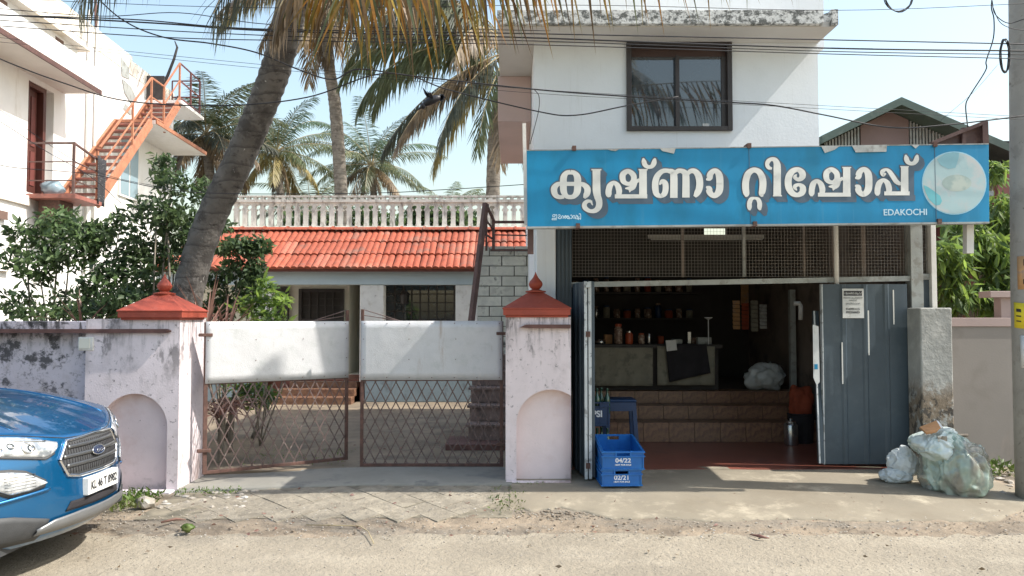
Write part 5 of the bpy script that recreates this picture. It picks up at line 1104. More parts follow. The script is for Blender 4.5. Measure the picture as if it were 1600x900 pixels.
def limbs(parent, base, tops, r0, m_='bark', name='trunk'):
    m = MB()
    for t in tops:
        b = Vector(base)+Vector((random.uniform(-.06,.06),random.uniform(-.06,.06),0)); t = Vector(t); mid = (b+t)/2+Vector((random.uniform(-.15,.15),random.uniform(-.1,.1),random.uniform(-.1,.15)))
        c = crom([b,mid,t],5); m.tube([Vector(q) for q in c], [r0*(1-.75*i/(len(c)-1)) for i in range(len(c))], 7)
    return m.build(name, M[m_], parent, smooth=True)
def shrub(name, label, cat, base, cs, nl, ln, wd, m1, m2, down=.3, single=60, r0=.03, group=None):
    t = thing(name, base, label, cat, group); f = clumps(cs)
    limbs(t, base, [c[0] for c in cs], r0)
    leaves_mesh('crown', int(nl*.6), f, dirs(down), ln, wd, M[m1], t, kind='stuff'); leaves_mesh('crown', int(nl*.4), f, dirs(down), ln, wd, M[m2], t, kind='stuff')
    g = lambda n: f(n)+np.array([0,-.12,0]); single_leaves(single, g, dirs(down), (ln[0]*1.0, ln[1]*1.0), wd, M[m1], t)
    return t
def cl(px, py, Y, rx, rz, w_=1): p = P(px,py,Y); return ((p.x,Y,p.z), (rx*Y/F0, min(.5, rx*Y/F0*.8), rz*Y/F0), w_)
shrub('garden_tree', 'bushy small green tree with thin pale stems behind the compound wall', 'tree', (P(90,500,8.6).x,8.6,.1),
    [cl(60,415,8.5,34,34,1.2), cl(110,385,8.6,45,40,1.8), cl(95,345,8.7,38,22,1), cl(150,370,8.7,30,30,1.2), cl(165,440,8.5,45,35,1.2), cl(40,365,8.6,30,20,.6), cl(120,470,8.6,45,25,.8), cl(30,470,8.5,30,22,.5), cl(190,345,8.8,25,20,.5), cl(70,490,8.3,60,14,.7), cl(150,485,8.2,50,18,.9), cl(20,400,8.8,22,22,.4)],
    3300, (.055,.135), (.3,.48), 'leaf', 'leaf_dark', .25, 120, .022)
shrub('garden_tree', 'darker small tree with upright shoots in front of the leaning palm trunk', 'tree', (P(250,500,8.2).x,8.35,.1),
    [cl(255,255,8.8,20,20,.5), cl(268,285,8.7,34,22,.9), cl(245,330,8.6,45,30,1.6), cl(290,350,8.8,45,35,1.6), cl(215,385,8.6,30,30,1.1), cl(265,400,8.8,40,30,1.2), cl(320,300,9.0,24,25,.6), cl(225,440,8.5,35,30,.9), cl(180,420,8.6,22,30,.6), cl(200,475,8.2,40,24,1.3), cl(240,465,8.6,40,30,1.4), cl(275,360,8.9,40,40,1.2), cl(225,410,8.7,40,30,1)],
    3900, (.05,.125), (.3,.48), 'leaf_dark', 'leaf', .35, 110, .022)
shrub('garden_tree', 'leafy branch hanging right of the leaning palm trunk before the tiled roof', 'tree', (P(345,500,9.3).x,9.4,.1),
    [cl(365,385,9.2,35,14,1), cl(402,385,9.2,24,16,.7), cl(372,420,9.2,28,20,.8), cl(340,440,9.3,22,22,.5), cl(400,430,9.1,14,34,.7), cl(345,350,9.2,22,8,.3), cl(305,440,9.2,20,18,.5), cl(345,478,9.4,28,22,1.2), cl(385,455,9.5,25,25,.9)],
    2100, (.06,.125), (.35,.5), 'leaf_dark', 'leaf', .5, 60, .015)
shrub('garden_bush', 'bright green bush standing inside the gate before the verandah', 'bush', (P(405,500,9.0).x,9.0,.1),
    [cl(415,455,9,20,26,1), cl(395,480,9,24,16,1), cl(440,470,9,16,16,.5), cl(425,498,9,26,12,.8)], 420, (.08,.17), (.22,.36), 'leaf_bright', 'leaf', .2, 50, .012)
shrub('garden_bush', 'low green plant seen through the left gate leaf', 'bush', (P(395,625,9.6).x,9.6,.1),
    [cl(385,605,9.6,30,12,1), cl(410,618,9.6,26,14,1), cl(372,625,9.6,16,12,.5)], 240, (.10,.20), (.2,.34), 'leaf', 'leaf_bright', .2, 30, .012)
shrub('mango_tree', 'mango tree with long drooping leaves behind the beige wall', 'tree', (P(1525,500,9.6).x,9.8,0),
    [cl(1480,400,9.2,35,35,1.2), cl(1530,385,9.4,40,35,1.5), cl(1575,420,9.3,35,45,1.3), cl(1490,455,9.2,35,28,1), cl(1545,460,9.3,35,28,1), cl(1565,330,9.6,28,40,.9), cl(1555,265,9.8,14,22,.3), cl(1605,370,9.6,40,50,1), cl(1510,350,9.6,35,18,.6)],
    2500, (.14,.26), (.16,.26), 'leaf_bright', 'leaf', 1.5, 130, .05)
# dry strap-leaved plants
def strap_plant(base, n, L_, m_, label, up=1.0, droop=1.0, seed=1, w_=.03):
    random.seed(seed); t = thing('strap_plant', base, label, 'plant')
    for i in range(n):
        a = random.uniform(0,6.28); e = random.uniform(.5,1.3)*up; l = L_*random.uniform(.6,1); p = Vector(base)+Vector((math.cos(a)*.04,math.sin(a)*.04,random.uniform(0,.1))); m = MB(); rows = []
        d = Vector((math.cos(a)*math.cos(e),math.sin(a)*math.cos(e),math.sin(e))); sd = Vector((-math.sin(a),math.cos(a),0))
        for k in range(7):
            f = k/6; ww = w_*(1-f)**.6*.5+.001; rows.append([tuple(p-sd*ww),tuple(p+Vector((0,0,-ww*.4))),tuple(p+sd*ww)]); p = p+d*(l/6); d = (d+Vector((0,0,-.16*droop))).normalized()
        m.grid(rows); m.build('leaf_blade', M[m_], t, smooth=True, fix=False)
    return t
for px, py, Y, n, L_, sd_, lab in ((322,515,8.2,26,.75,3,'clump of dry reddish strap leaves right of the left pillar cap'),(352,515,8.4,18,.6,5,'second clump of dry strap leaves behind the left gate leaf'),(130,505,8.0,14,.5,6,'few dry strap leaves showing over the mouldy wall')):
    b = P(px,py,Y); strap_plant((b.x,Y,b.z-.12), n, L_, 'dryleaf', lab, 1.0, .7, sd_)
for px, Y, sd_, lab in ((345,8.0,7,'drooping dry brown plant at the left end inside the gate'),(360,8.6,8,'second drooping dry plant inside the gate')):
    b = P(px,600,Y); t = strap_plant((b.x,Y,.55), 30, .5, 'dryleaf', lab, .6, 1.8, sd_, .035)
    MB().tube([(b.x,Y,.08),(b.x+.03,Y,.6)], .03, 7).build('stem', M['bark'], t)
random.seed(11)
def weeds(n, xr, yr, h, label, zf=gz, sl_=1):
    def fp(k): x = rng.uniform(*xr, k); y = rng.uniform(*yr, k); return np.stack([x, y, np.array([zf(a,b) for a,b in zip(x,y)])+.01+rng.uniform(0,h*.7,k)],1)
    def fd(k, p): return rng.normal(size=(k,3))*.7+np.array([0,0,.8])
    o = leaves_mesh('weeds', n, fp, fd, (h*.35,h*.8), (.22,.5), M['weed'], None, 'stuff', loc=((xr[0]+xr[1])/2,(yr[0]+yr[1])/2,.02)); return tag(o, label)
weeds(700, (-3.75,-3.0), (6.25,6.75), .09, 'patch of green weeds between the car and driveway')
weeds(160, (-2.95,-2.4), (6.72,6.9), .05, 'short weeds at the foot of the gate pillar')
weeds(130, (-.18,.12), (6.1,6.75), .05, 'small tufts of weeds in the driveway crack')
weeds(220, (4.35,4.9), (7.3,7.8), .13, 'weeds growing at the foot of the beige wall')
weeds(60, (.02,.3), (6.85,6.95), .03, 'moss and tiny weeds along the pink pillar base')
weeds(260, (-2.9,-1.7), (7.75,8.6), .04, 'sparse weeds on the sunlit ground inside the gate', zf=lambda a,b: .1)
def litter(n, xr, yr, m_, label):
    def fp(k): x = rng.uniform(*xr, k); y = rng.uniform(*yr, k); return np.stack([x, y, np.array([gz(a,b) for a,b in zip(x,y)])+.018],1)
    def fd(k, p): return rng.normal(size=(k,3))*np.array([1,1,.12])
    tag(leaves_mesh('leaf_litter', n, fp, fd, (.012,.05), (.25,.6), M[m_], None, 'stuff', loc=((xr[0]+xr[1])/2,(yr[0]+yr[1])/2,.02)), label)
litter(200, (-4.2,4.6), (5.6,7.0), 'dryleaf', 'dry leaf scraps scattered over the verge'); litter(60, (-4,4.5), (4.4,5.7), 'palm_dry', 'few dry scraps on the road'); litter(120, (-2.8,0), (7.7,10), 'dryleaf', 'dry leaves on the yard inside the gate')
# ---------------------------------------------------------------- coconut palms
def frond(parent, base, az, el, L_, droop, ll, m_, hang=.35, n=60, w_=None, single=False, name='frond', seg=14, rr=.022, fold=.0):
    w_ = w_ or ll*.045
    p = Vector(base); pts = [p.copy()]; ts = []
    for i in range(seg):
        s = i/seg; e = el-droop*(s**1.25); d = Vector((math.cos(az)*math.cos(e), math.sin(az)*math.cos(e), math.sin(e))); ts.append(d); p = p+d*(L_/seg); pts.append(p.copy())
    ts.append(ts[-1]); m = MB(); m.tube(pts, [rr*(1-.85*i/seg) for i in range(seg+1)], 5)
    if single: fr = m.build(name, M['rachis'], parent, smooth=True, fix=False)
    lm = MB() if single else m
    for k in range(n):
        s = .13+.87*(k+.5)/n; q = s*seg; i = min(int(q), seg-1); f = q-i; pos = pts[i].lerp(pts[i+1], f); t = ts[i].lerp(ts[i+1], f).normalized()
        b = t.cross(Vector((0,0,1))); b = b.normalized() if b.length > .05 else Vector((math.sin(az),-math.cos(az),0))
        upv = b.cross(t)
        for sg in (1,-1):
            l = ll*(math.sin(math.pi*(.14+.8*s))**.55)*random.uniform(.82,1.1)
            hg = hang*random.uniform(.7,1.25); d = (b*sg*(1-min(hg,1)*.8)+t*(.35+.6*s)*(1-min(1,hg)*.6)-Vector((0,0,1))*hg+upv*.25*(1-hg)+Vector((random.uniform(-.07,.07),)*1+(random.uniform(-.07,.07),random.uniform(-.05,.05)))).normalized()
            d2 = (d-Vector((0,0,.55*hg+.18))).normalized(); ww = w_*.5*random.uniform(.8,1.15); side = t.cross(d).cross(d); side = (t-d*t.dot(d)).normalized()
            d2 = (d2+Vector((random.uniform(-.12,.12),random.uniform(-.12,.12),0))).normalized(); a, c, e = pos, pos+d*l*.5, pos+d*l*.5+d2*l*.5
            vs = [a-side*ww*.5, a+side*ww*.5, c+side*ww, c-side*ww, e]
            if single:
                mm = MB(); mm.add(vs, [(0,1,2,3),(3,2,4)]); mm.build('leaflet', m_[(k*2+(sg>0)) % len(m_)] if isinstance(m_, list) else m_, fr, fix=False)
            else: lm.add(vs, [(0,1,2,3),(3,2,4)])
    if not single:
        fr = m.build(name, m_, parent, fix=False); fr.data.materials.append(M['rachis']); k_ = seg*5+2; mi = np.zeros(len(fr.data.polygons), dtype=np.int32); mi[:k_] = 1; fr.data.polygons.foreach_set('material_index', mi)
    return fr
def ringed(parent, ctrl, r0, r1, m_, n=90, amp=.05, flare=1.35):
    c = crom(ctrl, max(2, n//(len(ctrl)-1))); N_ = len(c); rr = []
    for i in range(N_):
        f = i/(N_-1); r = r0+(r1-r0)*f; r *= 1+(flare-1)*max(0, 1-f*7); r *= 1+amp*(1 if i % 2 else -1)*random.uniform(.3,1); rr.append(r)
    m = MB(); m.tube([Vector(q) for q in c], rr, 16); return m.build('trunk', m_, parent, smooth=True)
def palm(label, base, top, r0, r1, fr, tm='trunk_far', ctrl=None, group=None, seed=1, nut=True):
    random.seed(seed); t = thing('coconut_palm', base, label, 'palm tree', group)
    ringed(t, [base]+(ctrl or [])+[top], r0, r1, M[tm])
    top = Vector(top)
    for (az, el, L_, dr_, ll, mk_, hg, n) in fr: frond(t, top+Vector((0,0,.1)), R(az), R(el), L_, R(dr_), ll, M[mk_], hg, n)
    if nut:
        for k in range(6):
            a = k*1.05; m = MB(); blob(m, (top.x+.22*math.cos(a), top.y+.22*math.sin(a), top.z-.15+.05*math.sin(k*3)), (.11,.11,.14), ICO2, .03); m.build('coconut', M['palm_yellow'], t, smooth=True)
    return t
def crown(n, L_, ll, mats, seed, low=-35, high=75, hang=.4, dens=48, skirt=0, Ls=.7):
    random.seed(seed); o = []
    for i in range(n):
        f = i/max(1,n-1); el = high+(low-high)*f; az = i*137.5+random.uniform(-15,15)
        mk = mats[min(len(mats)-1, int(f*len(mats)))]
        o.append((az, el, L_*random.uniform(.85,1.05)*(.75+.25*math.sin(math.pi*min(1,f+.25))), random.uniform(45,85)*(1-.3*f), ll, mk, hang+.3*f, dens))
    for i in range(skirt): o.append((i*77+random.uniform(-20,20), random.uniform(-60,-80), L_*Ls*random.uniform(.7,1), 25, ll*.8, 'palm_dry', .8, int(dens*.8)))
    return o
# far palms over the roof: (px, py) of the crown heart, distance, size
FP = [(580,262,34,3.6,('palm_fresh','palm_fresh','palm_green','palm_green','palm_dry'),31,'bushy green palm behind the balustrade, right of the thin trunk',22),
      (432,240,30,3.3,('palm_fresh','palm_green','palm_green','palm_yellow'),32,'palm with yellowing lower fronds just right of the leaning trunk',18),
      (322,215,24,2.9,('palm_green','palm_green','palm_dark','palm_dry'),33,'palm behind the end of the orange stair',20),
      (700,345,42,3.0,('palm_green','palm_green'),34,'small distant palm seen through the balusters',14),
      (485,335,38,3.4,('palm_green','palm_dark'),35,'low distant palm seen through the left balusters',14)]
for px, py, Y, L_, ms, sd_, lab, n in FP:
    tp = P(px,py,Y); palm(lab, (tp.x+.5,Y,0), tuple(tp), .20, .14, crown(n+8, L_, .72, ms, sd_, skirt=3, dens=60), group='coconut palms behind the houses', seed=sd_, ctrl=[(tp.x+.35,Y,tp.z*.55)])
# slender palm in the middle: crown just above the frame
tp = P(506,-35,21.5); b0 = P(543,305,22.5)
palm('slender grey palm trunk rising behind the balustrade with dry hanging fronds', (b0.x+.15,22.5,0), tuple(tp), .20, .145,
     crown(17, 4.7, 1.0, ('palm_green','palm_green','palm_yellow','palm_dry'), 41, low=-45, skirt=7, Ls=.62, dens=50)+[(20,15,5.0,75,.95,'palm_yellow',.6,56),(-10,5,4.8,60,.95,'palm_dry',.7,56),(180,0,3.6,70,.85,'palm_dark',.7,50),(-25,10,4.6,70,.95,'palm_dark',.7,56),(160,-20,3.0,50,.85,'palm_dry',.8,50)],
     ctrl=[tuple(P(527,205,22.1)), tuple(P(514,100,21.8))], seed=41)
# right palm partly behind the pink side wall
tp = P(795,85,20.6); KF = 1.62
palm('big palm with drooping fronds behind the pink side wall of the shop', (P(766,320,21.2).x,21.2,0), tuple(tp), .20, .17,
     [(a,b,c*KF,d,e*KF,f,g,int(h*1.3)) for a,b,c,d,e,f,g,h in [(178,38,3.2,105,.78,'palm_green',.7,76),(190,10,3.0,85,.75,'palm_green',.75,60),(165,25,3.1,110,.75,'palm_green',.75,60),(200,-25,2.7,45,.7,'palm_dry',.7,56),(170,-40,2.4,40,.7,'palm_yellow',.7,56),(215,-35,2.3,45,.62,'palm_dark',.7,50),(230,-55,2.0,30,.6,'palm_green',.7,46),(185,55,3.2,95,.7,'palm_dark',.65,56),(260,-60,2.2,25,.6,'palm_dry',.8,46),(300,-65,2.1,20,.6,'palm_green',.8,46),(250,10,2.6,80,.6,'palm_dry',.8,46),(150,60,3.0,90,.7,'palm_green',.6,50),(100,40,3,90,.7,'palm_green',.6,40),(60,30,3,90,.7,'palm_green',.6,40),(20,30,3,90,.7,'palm_green',.6,40),(340,30,2.6,90,.7,'palm_green',.6,40),(205,35,3.0,100,.75,'palm_dark',.7,56),(182,22,3.1,80,.75,'palm_green',.7,60),(195,48,3.1,95,.75,'palm_green',.7,60),(170,-18,2.8,45,.7,'palm_dark',.75,56)]],
     ctrl=[tuple(P(772,240,21.0)), tuple(P(784,150,20.8))], seed=42)
# leaning palm right behind the wall, its crown hangs over the road
tp = Vector((-1.0,5.6,5.9)); lc = [tuple(P(309,400,8.4)), tuple(P(378,240,8.1)), tuple(P(427,120,7.7)), tuple(P(455,15,7.2)), tuple(P(472,-60,6.8))]
lean = palm('thick dark palm trunk leaning right from behind the left pillar', (P(272,470,8.4).x-.25,8.45,.05), tuple(tp), .165, .13,
     [(110,60,3.4,80,.85,'palm_green',.5,56),(60,70,3.4,80,.85,'palm_green',.5,56),(250,50,3.6,80,.85,'palm_green',.5,60),(290,60,3.6,85,.85,'palm_green',.5,60),(330,45,3.6,80,.85,'palm_green',.5,60),(200,55,3.4,80,.85,'palm_green',.5,56),(30,45,3.6,60,.8,'palm_green',.5,56),(150,40,3.3,70,.8,'palm_green',.5,56)], tm='trunk', ctrl=lc, seed=43, nut=False)
random.seed(44)
MDRY = [M['palm_orange'], M['palm_brown'], M['palm_gold'], M['palm_orange'], M['palm_gold'], M['palm_brown'], M['palm_green']]
a = P(462,-50,5.6)
frond(lean, a, R(-2), R(13), 4.9, R(13), 1.0, MDRY, .99, 62, .023, single=True, rr=.02)
frond(lean, a+Vector((0,.15,.05)), R(2), R(10), 2.0, R(10), .98, MDRY, 1.0, 28, .023, single=True, rr=.02)
frond(lean, P(640,-70,6.1), R(172), R(-4), .95, R(15), .95, MDRY, .95, 22, .022, single=True, rr=.02)
frond(lean, P(440,-95,6.6), R(8), R(8), 1.9, R(25), .85, M['palm_dark'], .95, 46, .018); frond(lean, P(430,-75,6.9), R(15), R(0), 1.4, R(25), .8, M['palm_brown'], .95, 40, .018)
# frond tips dropping into the picture top left
frond(lean, P(310,-120,5.9), R(182), R(-5), 1.2, R(75), .62, M['palm_dark'], .75, 34, .012)
frond(lean, P(470,-100,5.9), R(180), R(-20), .95, R(55), .62, M['palm_dark'], .7, 34, .012)
frond(lean, P(500,-70,6.1), R(190), R(-45), .75, R(40), .5, M['palm_dry'], .9, 30, .022); frond(lean, P(470,-50,6.4), R(170), R(-50), .6, R(30), .4, M['palm_dry'], .9, 26, .02)
# palm across the road, seen only as a reflection in the upper window
palm('tall palm across the road reflected in the upper window', (3.2,-7,0), (2.6,-6,9.0), .2, .15, crown(18, 4.2, .8, ('palm_green','palm_green','palm_dark'), 51, dens=44), seed=51)
# distant tree masses behind the house
shrub('background_tree', 'dark green tree behind the balustrade in the middle', 'tree', (P(660,400,24).x,24,0), [cl(640,360,24,50,28,1), cl(700,350,24,50,25,1), cl(560,345,24,50,25,.9), cl(480,350,24,45,22,.8), cl(660,330,24,26,16,.4)], 3200, (.14,.3), (.4,.6), 'leaf_dark', 'leaf', .2, 0, .12)
cw = thing('crow', tuple(P(676,150,11)), 'black crow with spread tail before the drooping palm fronds', 'crow')
def cp(x, y): return P(x,y,11)
m = MB(); m.tube([cp(659,168),cp(664,163),cp(670,159),cp(677,156),cp(684,153),cp(688,151)], [.012,.04,.058,.06,.045,.02], 10); m.build('body', M['crow'], cw, smooth=True)
m = MB(); blob(m, cp(661,166), .045, ICO2, .02); m.build('head', M['crow'], cw, smooth=True)
m = MB(); m.tube([cp(658,168),cp(654,171),cp(651,174)], [.016,.010,.002], 6); m.build('beak', M['crow'], cw, smooth=True)
def fan(root, tips, nm, up):
    m = MB()
    for i, (a, b) in enumerate(tips):
        r = cp(*root); t = cp(a, b)+Vector((0,up*.06*i,0)); d = (t-r); sd = Vector((d.z,0,-d.x)).normalized(); mid = r+d*.55
        m.add([r-sd*.012, mid-sd*.022, t, mid+sd*.022, r+sd*.012], [(0,1,2,3,4)])
    o = m.build(nm, M['crow'], cw); o.modifiers.new('t','SOLIDIFY').thickness = .006
fan((672,157), [(660,136),(663,139),(667,141),(671,144),(675,147),(679,150)], 'wing', 1); fan((676,157), [(664,143),(669,146),(674,150)], 'wing', -2); fan((686,152), [(694,147),(696,150),(697,153),(695,157),(692,160)], 'tail', 0)

# ---------------------------------------------------------------- cables
CAB = [  # (pixel path, distance at ends, radius, label)
 ([(-60,-5),(400,12),(900,8),(1310,16),(1640,4)], 6.4, .0025, 'thin overhead cable, topmost across the frame'),
 ([(-60,22),(200,30),(400,45),(800,52),(1285,62),(1650,70)], 6.3, .005, 'overhead cable crossing over the shop window, uppermost of the bundle'),
 ([(-60,20),(240,36),(420,48),(800,58),(1285,75),(1650,80)], 6.35, .0065, 'thicker overhead cable in the middle of the bundle'),
 ([(-60,28),(300,50),(560,60),(835,64),(1285,80),(1650,86)], 6.3, .004, 'overhead cable just above the lowest of the bundle'),
 ([(-60,36),(250,58),(500,64),(835,70),(1285,84),(1650,93)], 6.25, .004, 'lowest overhead cable of the bundle across the window top'),
 ([(130,-25),(190,30),(255,58),(330,68),(400,82),(470,110),(520,124),(560,108),(640,118),(840,140),(985,151),(1140,160),(1210,165),(1290,180),(1390,199),(1480,195),(1650,175)], 6.3, .006, 'thick sagging cable winding across the facade'),
 ([(-60,60),(0,92),(100,130),(200,158),(350,165),(480,152),(580,118),(640,118),(700,140),(840,174),(900,180),(980,165),(1060,151)], 6.32, .0055, 'black cable sagging below the palm fronds on the left'),
 ([(-60,52),(150,75),(400,100),(640,122),(840,140),(1285,165),(1650,185)], 6.28, .0018, 'fine wire running straight across to the concrete pole'),
 ([(-60,60),(150,80),(400,106),(640,126),(840,146),(1285,170),(1650,190)], 6.33, .0018, 'second fine wire just below the first straight one'),
 ([(835,140),(842,150),(842,170),(835,200),(828,225)], 6.9, .004, 'short cable loop dropping to the left end of the signboard'),
 ([(-60,225),(0,258),(140,272),(300,300),(560,302),(700,296),(822,288)], 7.6, .004, 'service cable strung low above the balustrade to the signboard'),
 ([(-60,160),(0,190),(70,235),(140,275),(190,318)], 8.4, .004, 'black cable dropping from the left into the garden tree'),
 ([(-60,140),(0,172),(80,228),(150,268),(240,290),(330,300)], 8.3, .003, 'thin cable dropping from the left behind the tree'),
 ([(1553,-20),(1549,10),(1553,30),(1552,60),(1541,95),(1540,110),(1515,150),(1509,165),(1511,190),(1512,200)], 6.6, .005, 'vertical cable dropping from the pole to the signboard bracket'),
 ([(1550,0),(1555,22),(1575,36),(1600,30)], 6.45, .004, 'cable loop leading to the top of the pole'),
 ([(1551,10),(1562,34),(1580,44),(1605,48)], 6.42, .003, 'second lower cable loop at the top of the pole'),
 ([(1560,100),(1520,145),(1470,188)], 6.9, .0015, 'fine wire slanting down to the sloping bracket'),
 ([(-60,8),(150,25),(280,20),(420,38),(640,44),(860,48)], 6.45, .0035, 'overhead cable drooping behind the upper bundle on the left'),
]
for pts, Y, r, lab in CAB:
    c = crom([tuple(P(px,py,Y+(.0 if len(pts) < 4 else .0))) for px, py in pts], 8)
    m = MB(); m.tube([Vector(q) for q in c], r, 6); o = m.build('overhead_cable', M['cable'], None, smooth=True, loc=tuple(c[0])); tag(o, lab, 'cable', 'overhead cables')
def coil(cx, cy, rx, ry, Y, lab, n=5):
    m = MB(); pts = []
    for i in range(n*24): a = 2*math.pi*i/24; k = 1+.05*math.sin(i*.7); p = P(cx+rx*k*math.cos(a), cy+ry*k*math.sin(a), Y); pts.append(p+Vector((0,.012*math.sin(i*.31),0)))
    m.tube(pts, .004, 5); tag(m.build('cable_coil', M['cable'], None, smooth=True, loc=tuple(P(cx,cy,Y))), lab, 'cable coil', 'spare cable coils')
coil(1570,87,7,26,6.3,'narrow coil of spare cable hanging beside the pole'); coil(1404,-8,23,26,6.3,'round coil of spare cable hanging from the top edge of the frame', 3)
for px, py in ((1029,54),(1146,57),(1303,62),(1384,63),(1545,67),(1296,77),(1390,78),(1484,80)):
    pass
# ---------------------------------------------------------------- parked car
car = thing('parked_car', (-4.8, 5.15, 0), 'metallic blue compact SUV parked by the mouldy wall, only its front in view', 'car')
CY = 5.15
def Fx(u, z):
    b = float(np.interp(z, [.2,.26,.32,.38,.46,.56,.70,.80,.86,.90,.94,.97], [.13,.05,.01,.0,.0,.008,.022,.045,.075,.105,.145,.2]))
    return -2.745-.45*u*u-.5*max(0,abs(u)-.72)**2*3-b
def zt(u): return float(np.interp(abs(u), [0,.25,.5,.7,.8,.88], [.835,.845,.895,.93,.915,.86]))
def fpt(u, z, off=0): return (Fx(u,z)+off, CY+u, z)
m = MB(); us = np.linspace(-.88,.88,49)
rows = [[fpt(u, .22+(zt(u)-.22)*t) for u in us] for t in np.linspace(0,1,30)]
def bon(u, t):
    x0 = Fx(u, zt(u)); x1 = -4.02-.0*u; x = x0+(x1-x0)*t; z0 = zt(u); zb = 1.095-.05*(u/.88)**2-.09*max(0,(abs(u)-.7)/.18)**2
    z = z0+(zb-z0)*(1-(1-t)**2.0)+.0*t
    z += .012*math.exp(-((abs(u)-.52)/.05)**2)*min(1,t*6)
    return (x, CY+u, z)
rows += [[bon(u, t) for u in us] for t in np.linspace(.02,1,24)]
m.grid(rows)
WX, WR = (-3.62, -6.14), .385
for sg in (-1,1):
    xs = [Fx(.88,.5)]+list(np.linspace(-3.14,-7.0,90)); rows = []
    for j, t in enumerate(np.linspace(0,1,9)):
        r = []
        for x in xs:
            zl = .24
            for wx in WX:
                if abs(x-wx) < WR: zl = max(zl, .33+math.sqrt(WR*WR-(x-wx)**2))
            zu = np.interp(x, [-7,-4.02,-3.6,-3.3,-3.1], [1.02,.965,.945,.905,.86]); z = zl+(zu-zl)*t; xx = x if x < -3.12 else Fx(.88, max(.22,min(.95,z)))
            r.append((xx, CY+sg*(.88+.012*math.sin(t*3.1)-.03*max(0,(-6.5-x))), z))
        rows.append(r)
    m.grid(rows)
# shoulder to bonnet, cabin shell
def sec(x, w, z0, w2, z1): return [(x,CY-w,z0),(x,CY-w2,z1),(x,CY-w2*.6,z1+.02),(x,CY,z1+.025),(x,CY+w2*.6,z1+.02),(x,CY+w2,z1),(x,CY+w,z0)]
cab = [sec(-4.02,.88,.965,.80,1.05), sec(-4.35,.875,.975,.72,1.30), sec(-4.75,.87,.985,.64,1.58), sec(-5.4,.87,.99,.63,1.655), sec(-6.2,.87,1.0,.62,1.65), sec(-6.65,.865,1.01,.64,1.45), sec(-6.95,.84,1.02,.70,1.02)]
m.grid(cab); m.grid([[(-6.95,CY-.84,1.02),(-6.95,CY,1.04),(-6.95,CY+.84,1.02)],[(-7.02,CY-.84,.6),(-7.06,CY,.6),(-7.02,CY+.84,.6)],[(-6.98,CY-.82,.26),(-7.0,CY,.26),(-6.98,CY+.82,.26)]])
body = autosmooth(m.build('body', M['car_blue'], car), 50)
m = MB(); m.box(-6.9,-2.98,CY-.78,CY+.78,.20,.32); m.build('underbody', M['car_trim'], car)
def patch(lo, up, off, name, mt, parent=car, n=24, k=8, bulge=0, label=None):
    lo, up = np.array(lo), np.array(up); m = MB()
    ul = np.linspace(lo[0][0], lo[-1][0], n); uu = np.linspace(up[0][0], up[-1][0], n)
    zl = np.interp(ul, lo[:,0], lo[:,1]); zu = np.interp(uu, up[:,0], up[:,1]); rows = []
    for j in range(k):
        t = j/(k-1); e = off+bulge*math.sin(math.pi*t)
        rows.append([fpt(ul[i]+(uu[i]-ul[i])*t, zl[i]+(zu[i]-zl[i])*t, e) for i in range(n)])
    m.grid(rows); o = m.build(name, M[mt], parent, smooth=True, label=label); q = o.modifiers.new('t','SOLIDIFY'); q.thickness = .006; q.offset = 0; return o
mir = lambda pts: [(-u, z) for u, z in reversed(pts)]
GL, GU = [(-.335,.705),(-.285,.61),(-.2,.592),(.2,.592),(.285,.61),(.335,.705)], [(-.335,.712),(-.262,.81),(0,.822),(.262,.81),(.335,.712)]
gr = patch(GL, GU, .003, 'grille', 'car_trim', n=40)
mm = MB(); loop = [(-.335,.708),(-.262,.815),(0,.828),(.262,.815),(.335,.708),(.285,.606),(.2,.588),(-.2,.588),(-.285,.606),(-.335,.708)]
pts = []
for (a, b), (c, d) in zip(loop[:-1], loop[1:]): pts += [fpt(a+(c-a)*t, b+(d-b)*t, .008) for t in np.linspace(0,1,8)[:-1]]
pts.append(pts[0]); mm.tube(pts, .011, 8, caps=False); mm.build('grille_surround', M['chrome'], gr, smooth=True)
for z, hw in ((.778,.265),(.722,.312),(.664,.295)):
    patch([(-hw,z-.012),(hw,z-.012)], [(-hw,z+.010),(hw,z+.010)], .010, 'grille_slat', 'grille_bar', gr, 30, 4, .004)
for k in range(-14,15):
    u = k*.022; 
    if abs(u) < .31: patch([(u-.002,.61+.25*max(0,abs(u)-.26)),(u+.002,.61+.25*max(0,abs(u)-.26))], [(u-.002,.80-.9*max(0,abs(u)-.26)),(u+.002,.80-.9*max(0,abs(u)-.26))], .006, 'grille_rib', 'cloth_dark', gr, 2, 6)
ob = [fpt(.072*math.cos(a), .720+.029*math.sin(a), .022) for a in np.linspace(0,2*math.pi,28,endpoint=False)]
m = MB(); m.add(ob+[fpt(0,.718,.026)], [(i,(i+1)%28,28) for i in range(28)]); em = m.build('emblem', M['emblem'], gr, smooth=True)
m = MB(); m.tube(ob+[ob[0]], .0035, 6, caps=False); m.build('emblem_ring', M['chrome'], em, smooth=True)
RZ = (math.pi/2, 0, math.pi/2)
t_ = text('emblem_script', 'Ford', .032, fpt(0,.716,.028), RZ, M['chrome'], em, .0008, bold=.0002) if False else None
m = MB(); m.tube([fpt(.03*math.cos(a)-.0, .718+.010*math.sin(2*a), .028) for a in np.linspace(0,2*math.pi,24)], .0022, 5); m.build('emblem_script', M['chrome'], em, smooth=True)
